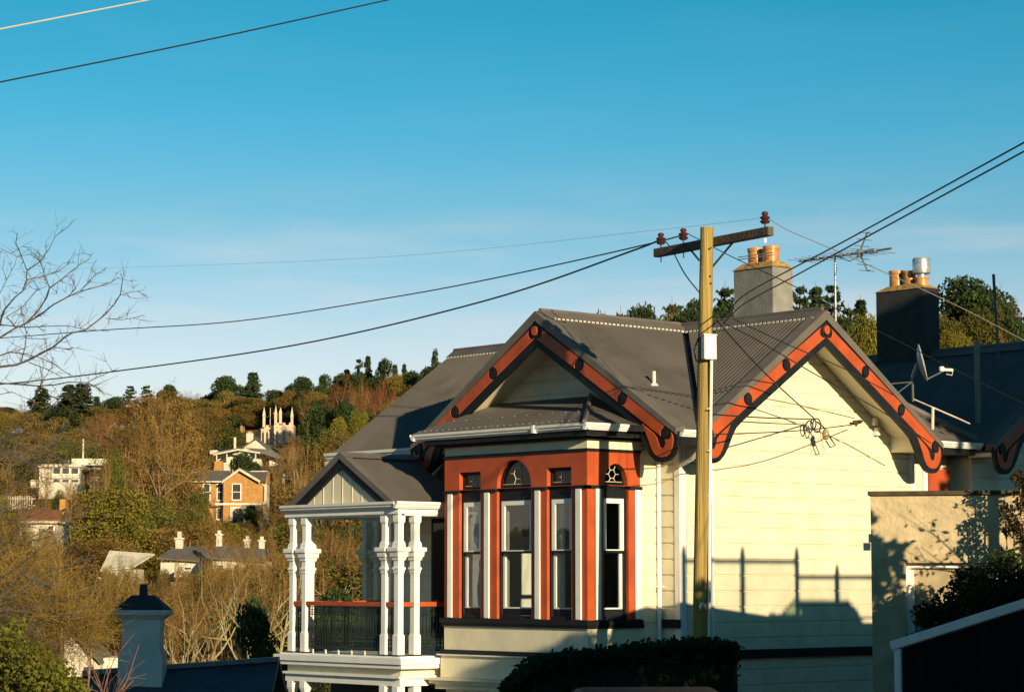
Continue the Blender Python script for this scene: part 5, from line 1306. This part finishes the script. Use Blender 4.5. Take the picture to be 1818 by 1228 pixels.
for px in range(1055, 1340, 25): T(random.choice(('evergreen_tree','evergreen_tree','olive_tree')), px+random.uniform(-8,8), 215+random.uniform(-9,9), top=550+random.uniform(-10,14)+(12 if px < 1110 else 0), wpx=92)
for px in range(1410, 1580, 34): T(random.choice(('evergreen_tree','olive_tree')), px, 205, top=556+random.uniform(-10,16), wpx=76)
for px in range(1680, 1960, 44): T(random.choice(('evergreen_tree','olive_tree','evergreen_tree')), px, 190, top=562+random.uniform(-8,16), wpx=88)
for px, d, top, w, kd in ((78,215,800,52,'bare_tree'),(128,205,806,60,'bare_tree'),(178,210,790,64,'bare_tree'),(205,220,800,60,'olive_tree'),(40,180,850,70,'bare_tree'),(90,160,905,66,'bare_tree'),(15,170,880,60,'yellow_green_tree'),
    (200,125,975,60,'bare_tree'),(250,130,985,50,'bare_tree'),(300,128,975,60,'bare_tree'),(350,120,970,70,'bare_tree'),(400,118,960,80,'bare_tree'),(450,122,955,80,'bare_tree'),(500,126,950,80,'bare_tree'),
    (375,225,878,56,'bare_tree'),(355,235,868,50,'olive_tree'),(485,300,800,60,'bare_tree'),(512,310,770,56,'bare_tree'),(500,240,840,60,'bare_tree'),(530,250,800,60,'russet_tree'),(470,180,905,90,'bare_tree'),(400,180,918,80,'bare_tree'),(330,190,900,80,'olive_tree')):
    T(kd, px, d, top=top, wpx=w)
for px, d, top, w, kd in ((200,138,1006,56,'golden_tree'),(238,140,1008,56,'golden_tree'),(176,136,1022,44,'yellow_green_tree'),(292,150,1012,46,'olive_tree'),(330,148,1008,60,'golden_tree'),(368,150,1014,44,'olive_tree'),(395,148,1000,60,'golden_tree'),(430,146,996,60,'golden_tree'),(465,150,996,56,'golden_tree'),
    (48,172,938,52,'golden_tree'),(92,176,940,50,'golden_tree'),(110,225,872,44,'olive_tree'),(75,228,866,40,'bare_tree')):
    T(kd, px, d, top=top, wpx=w)
for i_, px in enumerate(range(-130, 800, 22)):
    T(('evergreen_tree','olive_tree')[i_ % 2], px+random.uniform(-6,6), 452-(px > 500)*26, top=(726 if px < 300 else (712 if px < 480 else (702 if px < 590 else 682)))+random.uniform(-6,8), wpx=66)
for i_, px in enumerate(range(-120, 800, 21)):
    lim = 724 if px < 210 else 712 if px < 300 else (700 if px < 480 else (690 if px < 590 else 668))
    T(('golden_tree','evergreen_tree','bare_tree','golden_tree','evergreen_tree')[i_ % 5], px+random.uniform(-7,7), 438+random.uniform(-8,14)-(px > 500)*25, top=lim+random.uniform(-9,14), wpx=64)
# fill of the left hillside, row by row
d = 100.0; cnt = 0
rr = random.Random(3)
while d < 445:
    sp = (7.2 + d*.004)*4240/d
    px = -140 + rr.uniform(0, sp)
    while px < 850:
        H = rr.uniform(6.5,11.5) if d > 190 else rr.uniform(4.5,7.5)
        if d > 330: H = rr.uniform(6,9)
        w = rr.uniform(7.5,11)*4240/d*(1 if d > 190 else .8)
        dd = d+rr.uniform(-6,6)
        b = spot(px, dd); top = proj_y(b+(0,0,H))
        ok = True
        for (k0, k1, kb, kd) in KEEP:
            if dd < kd+9 and px+w*.45 > k0 and px-w*.45 < k1 and top < kb:
                if dd > kd-2: ok = False; break
                H2 = D(px, kb+2, dd)[2]-b[2]
                if H2 < 2.2: ok = False; break
                H = min(H, H2); w = min(w, H*1.25*4240/dd)
                top = proj_y(b+(0,0,H))
        lim = 724 if px < 210 else 704 if px < 480 else (684 if px < 590 else 664)
        if top < lim: H = max(3.5, D(px, lim, dd)[2]-b[2])
        u = rr.random()
        if ok:
            if 560 < px < 760 and d > 250: kd_ = 'russet_tree' if u < .5 else ('evergreen_tree' if u < .70 else 'golden_tree')
            elif d > 330: kd_ = 'bare_tree' if u < .16 else ('golden_tree' if u < .52 else ('evergreen_tree' if u < .78 else ('russet_tree' if u < .88 else 'olive_tree')))
            else: kd_ = 'bare_tree' if u < .22 else 'golden_tree' if u < .60 else ('olive_tree' if u < .76 else ('yellow_green_tree' if u < .86 else ('evergreen_tree' if u < .93 else 'russet_tree')))
            T(kd_, px, dd, H=H, wpx=w); cnt += 1
        px += sp*rr.uniform(.75,1.25)
    d += 13.5 + d*.012
# low scrub that nobody could count, over the valley floor and slopes
n = 60000
pxs = rng.uniform(-200, 900, n); ds = 62+(330)*rng.random(n)**.9
B_ = np.array([spot(a, b) for a, b in zip(pxs, ds)])
Pq = B_ + np.stack([rng.normal(0,.25,n), rng.normal(0,.25,n), np.abs(rng.normal(0,.25,n))], 1)
Vq, Qq = stick_quads(Pq, Pq+rng.normal(0,.38,(n,3))+(0,0,.15), .06)
tag(mesh_np('scrub', Vq, Qq, TWIG), 'low golden brown scrub covering the valley slopes', None, None, 'stuff')
for kd_, lst in protos.items():
    for e in lst:
        if not e[1]:
            for ch_ in list(e[0].children): bpy.data.objects.remove(ch_)
            bpy.data.objects.remove(e[0])

# ------------------------------------------------------------------ bare tree overhanging from the left
bt_ = empty('overhanging_tree', spot(-170, 21), 'leafless tree reaching in from the left edge with dark bare branches against the sky', 'tree')
r = np.random.default_rng(77)
br = [([(0,599),(28,582),(46,574),(71,559),(94,541),(120,527),(142,517),(171,510),(197,501),(211,492)],3.0),
 ([(46,574),(68,551),(83,528),(88,511),(108,497),(122,485),(140,471),(157,461),(165,448)],2.2),
 ([(0,577),(3,562),(9,548),(26,528),(40,517),(47,497),(48,480),(40,460),(28,431),(31,414)],3.2),
 ([(48,480),(66,468),(77,457),(88,440),(98,420),(125,400)],1.6),
 ([(88,511),(80,490),(74,470),(66,455),(50,442)],1.4),([(47,497),(80,490),(105,480),(120,470),(121,462)],1.3),
 ([(0,651),(28,648),(51,639),(71,628),(94,616),(114,599),(128,591),(151,586),(171,571),(188,557),(205,537),(214,522),(218,494),(214,485)],3.6),
 ([(214,524),(230,519),(256,515)],1.0),([(188,565),(215,568),(248,562)],1.0),([(120,527),(135,512),(128,498)],1.0),([(142,517),(157,500),(165,492),(190,474)],1.2),
 ([(0,577),(17,578),(43,581),(85,579),(120,578),(148,584),(194,588)],2.0),([(28,582),(12,562),(40,545),(65,515),(83,508)],1.6),
 ([(0,680),(31,682),(68,685),(97,683),(122,678),(154,679),(171,686),(185,698),(199,702)],2.6),([(154,679),(177,668),(211,653)],1.2),
 ([(0,631),(17,625),(43,628),(68,634),(97,646),(114,659),(130,668)],2.0),([(51,643),(85,656),(114,671)],1.4),([(37,643),(45,614),(47,591),(43,577),(37,540)],1.8),
 ([(68,685),(85,700),(100,708),(130,735)],1.4),([(0,700),(20,695),(50,708),(75,725)],1.4),([(94,616),(124,620)],1.1),([(45,600),(82,602),(83,618)],1.1),
 ([(0,800),(25,803),(60,808),(84,814),(120,828)],2.2),([(0,520),(10,500),(26,470),(30,455)],1.4),([(0,440),(14,448),(40,460)],1.2)]
for k in range(34):
    y = r.uniform(770, 1120); L = r.uniform(90, 240); a = r.uniform(-.75,.35)
    x = -20; pts = []
    for i in range(8):
        pts.append((x, y)); x += L/7*math.cos(a); y += L/7*math.sin(a); a += r.normal(.02,.22)
    br.append((pts, r.uniform(1.3,2.6)))
paths, A, Bb, W = [], [], [], []
for i, (pts, w) in enumerate(br):
    d0 = 20.5 + r.uniform(-1.6,1.6) if i > 24 else 20.5+.25*math.sin(i*1.9)
    P = np.array([D(x, y, d0+.12*math.sin(j*.9+i)) for j, (x, y) in enumerate(pts)])
    rad = w*d0/4240*.62
    if pts[0][0] <= 0:
        st = D(-150, pts[0][1]+60, 20.8); P = np.concatenate([[st, (st+P[0])/2+(0,0,-.05)], P])
    k = len(P); paths.append((P, [rad*(1.15-.9*j/k) for j in range(k)]))
    for s in range(int(len(pts)*(2.2 if i < 25 else 2.8))):
        j = int(r.integers(0, len(P)-1)); f = r.random(); q = P[j]*(1-f)+P[j+1]*f
        t = P[j+1]-P[j]; t /= np.linalg.norm(t)+1e-9
        e = t*.7 + r.normal(0,.55,3); e[2] += .12; e /= np.linalg.norm(e)
        L = r.uniform(.06,.24); m1 = q+e*L*.5; e2 = e+r.normal(0,.35,3); m2 = m1+e2*L*.5
        for a_, b_, w_ in ((q,m1,.0065),(m1,m2,.0045)): A.append(a_); Bb.append(b_); W.append(w_)
        for _ in range(2):
            e3 = e+r.normal(0,.6,3); A.append(m1); Bb.append(m1+e3*L*.4); W.append(.004)
loc = np.array(bt_.location)
tp = [D(-165,1700,21), D(-160,1228,21), D(-150,900,20.9), D(-150,600,20.8), D(-120,420,20.7)]; tp[0][2] = loc[2]-.3
V1, Q1 = tubes_np([(np.array(tp), [.20,.17,.14,.09,.03])]); mesh_np('trunk', V1-loc, Q1, BARKD, bt_, smooth=True)
V1, Q1 = tubes_np(paths); mesh_np('branches', V1-loc, Q1, BARKD, bt_, smooth=True)
V1, Q1 = stick_quads(np.array(A), np.array(Bb), np.array(W), r); mesh_np('twigs', V1-loc, Q1, BARKD, bt_)
# sunny bush and bare shrub at the lower left corner
def shrub(name, lobes, n, size, leaf, label, cat='bush', stem=True, gz=None, asp=.6, sticks=False):
    L = [(*D(px, py, dd), rr_, rr_, rr_*.9) for px, py, dd, rr_ in lobes]
    o = empty(name, (L[0][0], L[0][1], gz if gz is not None else -3.0), label, cat)
    loc = np.array(o.location)
    P = lobe_points(n, L, .7)
    V, Q = stick_quads(P, P+rng.normal(0,size*1.6,P.shape)+(0,0,size*.6), size*.045) if sticks else leaf_quads(P, size, asp); mesh_np('foliage', V-loc, Q, leaf, o)
    pa = [(np.array([loc+(.1*k_,0,0), (loc+np.array(l[:3]))/2+(.05,.05,-.2), np.array(l[:3])]), [.03,.02,.008]) for k_, l in enumerate(L)]
    V, Q = tubes_np(pa); mesh_np('stems', V-loc, Q, BARK, o)
    return o
shrub('sunlit_bush', [(50,1180,17,.20),(15,1150,17.3,.16),(85,1215,16.8,.2),(0,1215,17.2,.24),(60,1250,17,.25),(105,1190,17.5,.12),(130,1235,17,.16),(25,1115,17.6,.10)], 4800, .036, leafmat('bright_yellow_green_leaf',(.125,.13,.018),.1), 'yellow green leafy bush catching the sun in the bottom left corner', gz=-2.8)
shrub('rusty_bush', [(110,1110,24,.42),(40,1060,24.5,.5),(165,1120,25,.3),(10,980,25.5,.4)], 5200, .11, TWIG, 'golden brown twiggy thicket behind the yellow green bush at lower left', gz=-3.0, sticks=True)
o = empty('bare_shrub', (*D(190,1228,16)[:2], -2.5), 'small bare shrub with pinkish twigs before the dark roof at bottom left', 'bush')
loc = np.array(o.location); A, Bb, W, pa = [], [], [], []
for k in range(9):
    p = D(185+r.uniform(-10,10), 1260, 16); e = p+RD*r.uniform(-.28,.24)+ZD*r.uniform(.15,.44)
    pa.append((np.array([loc+(0,0,0), p, (p+e)/2+r.normal(0,.03,3), e]), [.008,.006,.004,.002]))
    for _ in range(7):
        f = r.random(); q = p*(1-f)+e*f; g_ = q+(e-p)*.25+r.normal(0,.07,3); A.append(q); Bb.append(g_); W.append(.004)
V1, Q1 = tubes_np(pa); mesh_np('stems', V1-loc, Q1, mat('pinkish_twig',(.16,.085,.06),.8), o)
V1, Q1 = stick_quads(np.array(A), np.array(Bb), np.array(W), r); mesh_np('twigs', V1-loc, Q1, bpy.data.materials['pinkish_twig'], o)

# dark bushes before and beside the garage
shrub('dark_bush', [(1700,1075,26.6,.30),(1760,1060,26.4,.36),(1665,1100,26.7,.22),(1640,1090,26.8,.16),(1720,1030,26.8,.22),(1810,1040,26.3,.4),(1780,1000,26.7,.2),(1850,1080,26.1,.4),(1670,1160,26.4,.3),(1740,1170,26.2,.4),(1630,1150,26.6,.2)], 15000, .05, LEAFD, 'dark leafy bush below the garage window, behind the white handrail', gz=-1.4)
shrub('brown_leafed_bush', [(1800,935,27.2,.15),(1825,890,27.2,.2),(1785,905,27.3,.10),(1840,960,27.1,.2),(1812,850,27.2,.12)], 1500, .05, leafmat('bronze_leaf',(.075,.045,.018),.1), 'bronze leafed bush against the garage wall at the right edge', gz=-1.4)
# sapling on the bank whose branches shade the garage wall
o = empty('bank_sapling', (-2.1,-9.0,1.5), 'slender sapling on the bank, out to the right', 'tree'); loc = np.array(o.location)
A, Bb, W, pa = [], [], [], []; LP = []
for k in range(9):
    e = loc+np.array([r.uniform(-.9,.9), r.uniform(-.4,.5), r.uniform(.35,1.05)]); mdl = loc*.4+e*.6+r.normal(0,.1,3)
    pa.append((np.array([loc+(0,0,r.uniform(-.2,.5)), mdl, e]), [.02,.013,.004]))
    for _ in range(12):
        f = r.random()**.6; q = mdl*(1-f)+e*f; g_ = q+(e-mdl)*.3+r.normal(0,.14,3); A.append(q); Bb.append(g_); W.append(.009); LP += [q*(1-t)+g_*t+r.normal(0,.03,3) for t in (.5,1.0)]
V1, Q1 = tubes_np(pa); mesh_np('stems', V1-loc, Q1, BARK, o)
V1, Q1 = stick_quads(np.array(A), np.array(Bb), np.array(W), r); V2, Q2 = leaf_quads(np.array(LP), .085, .45, r=r); V1, Q1 = join((V1,Q1),(V2,Q2)); mesh_np('twigs', V1-loc, Q1, LEAFD, o)
# unseen hedge added on the bank to throw shade over the bay's foot
n = 15000; f = rng.random(n)[:,None]
P = np.array([-11.6,-16.8,0])*(1-f)+np.array([-4.0,-10.15,0])*f + np.array([.55,-.75,0])*rng.random(n)[:,None]*.7
P[:,2] = 1.5+np.where(f[:,0] < .955, 1.0, .78)*(1.72+.18*np.sin(f[:,0]*17)+.1*np.sin(f[:,0]*41))*rng.random(n)**.55
o = empty('shade_hedge', (-6.6,-12,1.6), 'unseen hedge added on the bank to the right to shade the bay foot', 'hedge')
V, Q = leaf_quads(P, .14, .6); mesh_np('foliage', V-np.array(o.location), Q, LEAFH, o)
# unseen evergreens added to shade the neighbour's roof and the low house
def shade_tree(lobes, n, base, label, size=.30):
    o = empty('shade_evergreen', base, label, 'tree'); loc = np.array(base, float)
    P = lobe_points(n, lobes, .6); V, Q = leaf_quads(P, size, .65); mesh_np('crown', V-loc, Q, LEAFD, o)
    V, Q = tubes_np([(np.array([loc, loc+(0,0,2.5), np.array(lobes[0][:3])]), [.3,.25,.1])]); mesh_np('trunk', V-loc, Q, BARK, o)
shade_tree([(5.6,-12.2,6.4,2.3,2,3),(4.9,-12.2,4.4,2.0,2,2.2),(7.6,-12,4.6,2.4,2,2.6),(5.8,-12.4,8.75,2.0,1.7,1.5),(9.5,-12,5.6,2.4,2,3.2),(7.2,-12.2,7.4,1.8,1.6,2.2),(5.0,-12.6,7.9,1.9,1.5,2.1),(4.6,-12.4,6.6,1.7,1.5,2.2)], 30000, (6.3,-12.2,2.7), 'big dark evergreen added out of view to shade the neighbouring roof')
shade_tree([(-14.7,-26,7.0,1.5,1.3,1.5),(-15.4,-26,6.2,1.2,1,1.2),(-13.8,-26,6.4,1.2,1,1.3),(-14.7,-26.2,8.3,1.1,1,.9),(-16.3,-26,7.1,1.1,1,1.4),(-13.4,-26,7.1,1.1,1,1.4),(-14.7,-26,5.2,1.4,1.2,1.3)], 14000, (-14.7,-26,1.0), 'compact dark evergreen added behind the viewpoint to shade the low house', .26)

# ---- every tree named by what it stands beside
MARKS = [('modern white house',(130,835)),('brick house',(405,880)),('pale hillside villa',(440,805)),('church tower',(490,760)),('white roofed house',(220,995)),('dark hip roof',(335,990)),('picket fence',(25,893)),('orange chimney house',(65,940)),('veranda gable',(600,840)),('veranda posts',(530,1000)),('low dark chimney',(250,1060)),('villa roof slope',(720,700)),('big forked golden tree',(285,800)),('power pole top',(1250,500)),('aerial mast',(1482,540)),('dark chimney',(1618,560)),('right edge',(1800,580))]
WORD = {'golden_tree':'golden olive fuzzy tree','bare_tree':'bare golden brown tree','russet_tree':'bare russet tree','pale_limbed_tree':'pale limbed bare tree','evergreen_tree':'dark evergreen tree','olive_tree':'olive green tree','yellow_green_tree':'yellow green tree'}
from collections import defaultdict
buck = defaultdict(list)
bpy.context.view_layer.update()
for o in list(scene.objects):
    if o.parent is None and o.get('group') and o.name.split('.')[0] in WORD and o.get('label') in GENERIC:
        kd_ = o.name.split('.')[0]
        q = np.array(o.location) + (0,0,o.scale[2]*6.5) - CAM
        x, y = 909+4240*(q@RD)/(q@FW), 614-4240*(q@UP)/(q@FW)
        nm, (mx_, my_) = min(MARKS, key=lambda m_: (m_[1][0]-x)**2+((m_[1][1]-y)*1.3)**2)
        dx, dy = x-mx_, y-my_
        rel = ('left of' if dx < 0 else 'right of') if abs(dx) > abs(dy) else ('above' if dy < 0 else 'below')
        buck[(kd_, nm, rel)].append((x, o))
ORD = ['leftmost','second from left','third from left','fourth from left','fifth from left','sixth from left','seventh from left','eighth from left','ninth from left','tenth from left','eleventh from left','twelfth from left']
for (kd_, nm, rel), L in buck.items():
    L.sort(key=lambda t_: t_[0])
    for i, (x, o) in enumerate(L):
        if len(L) == 1: o['label'] = f'{WORD[kd_]} on the hillside, {rel} the {nm}'
        elif i == len(L)-1: o['label'] = f'{WORD[kd_]} {rel} the {nm}, rightmost of these'
        else: o['label'] = f'{WORD[kd_]} {rel} the {nm}, {ORD[min(i,11)]} there'
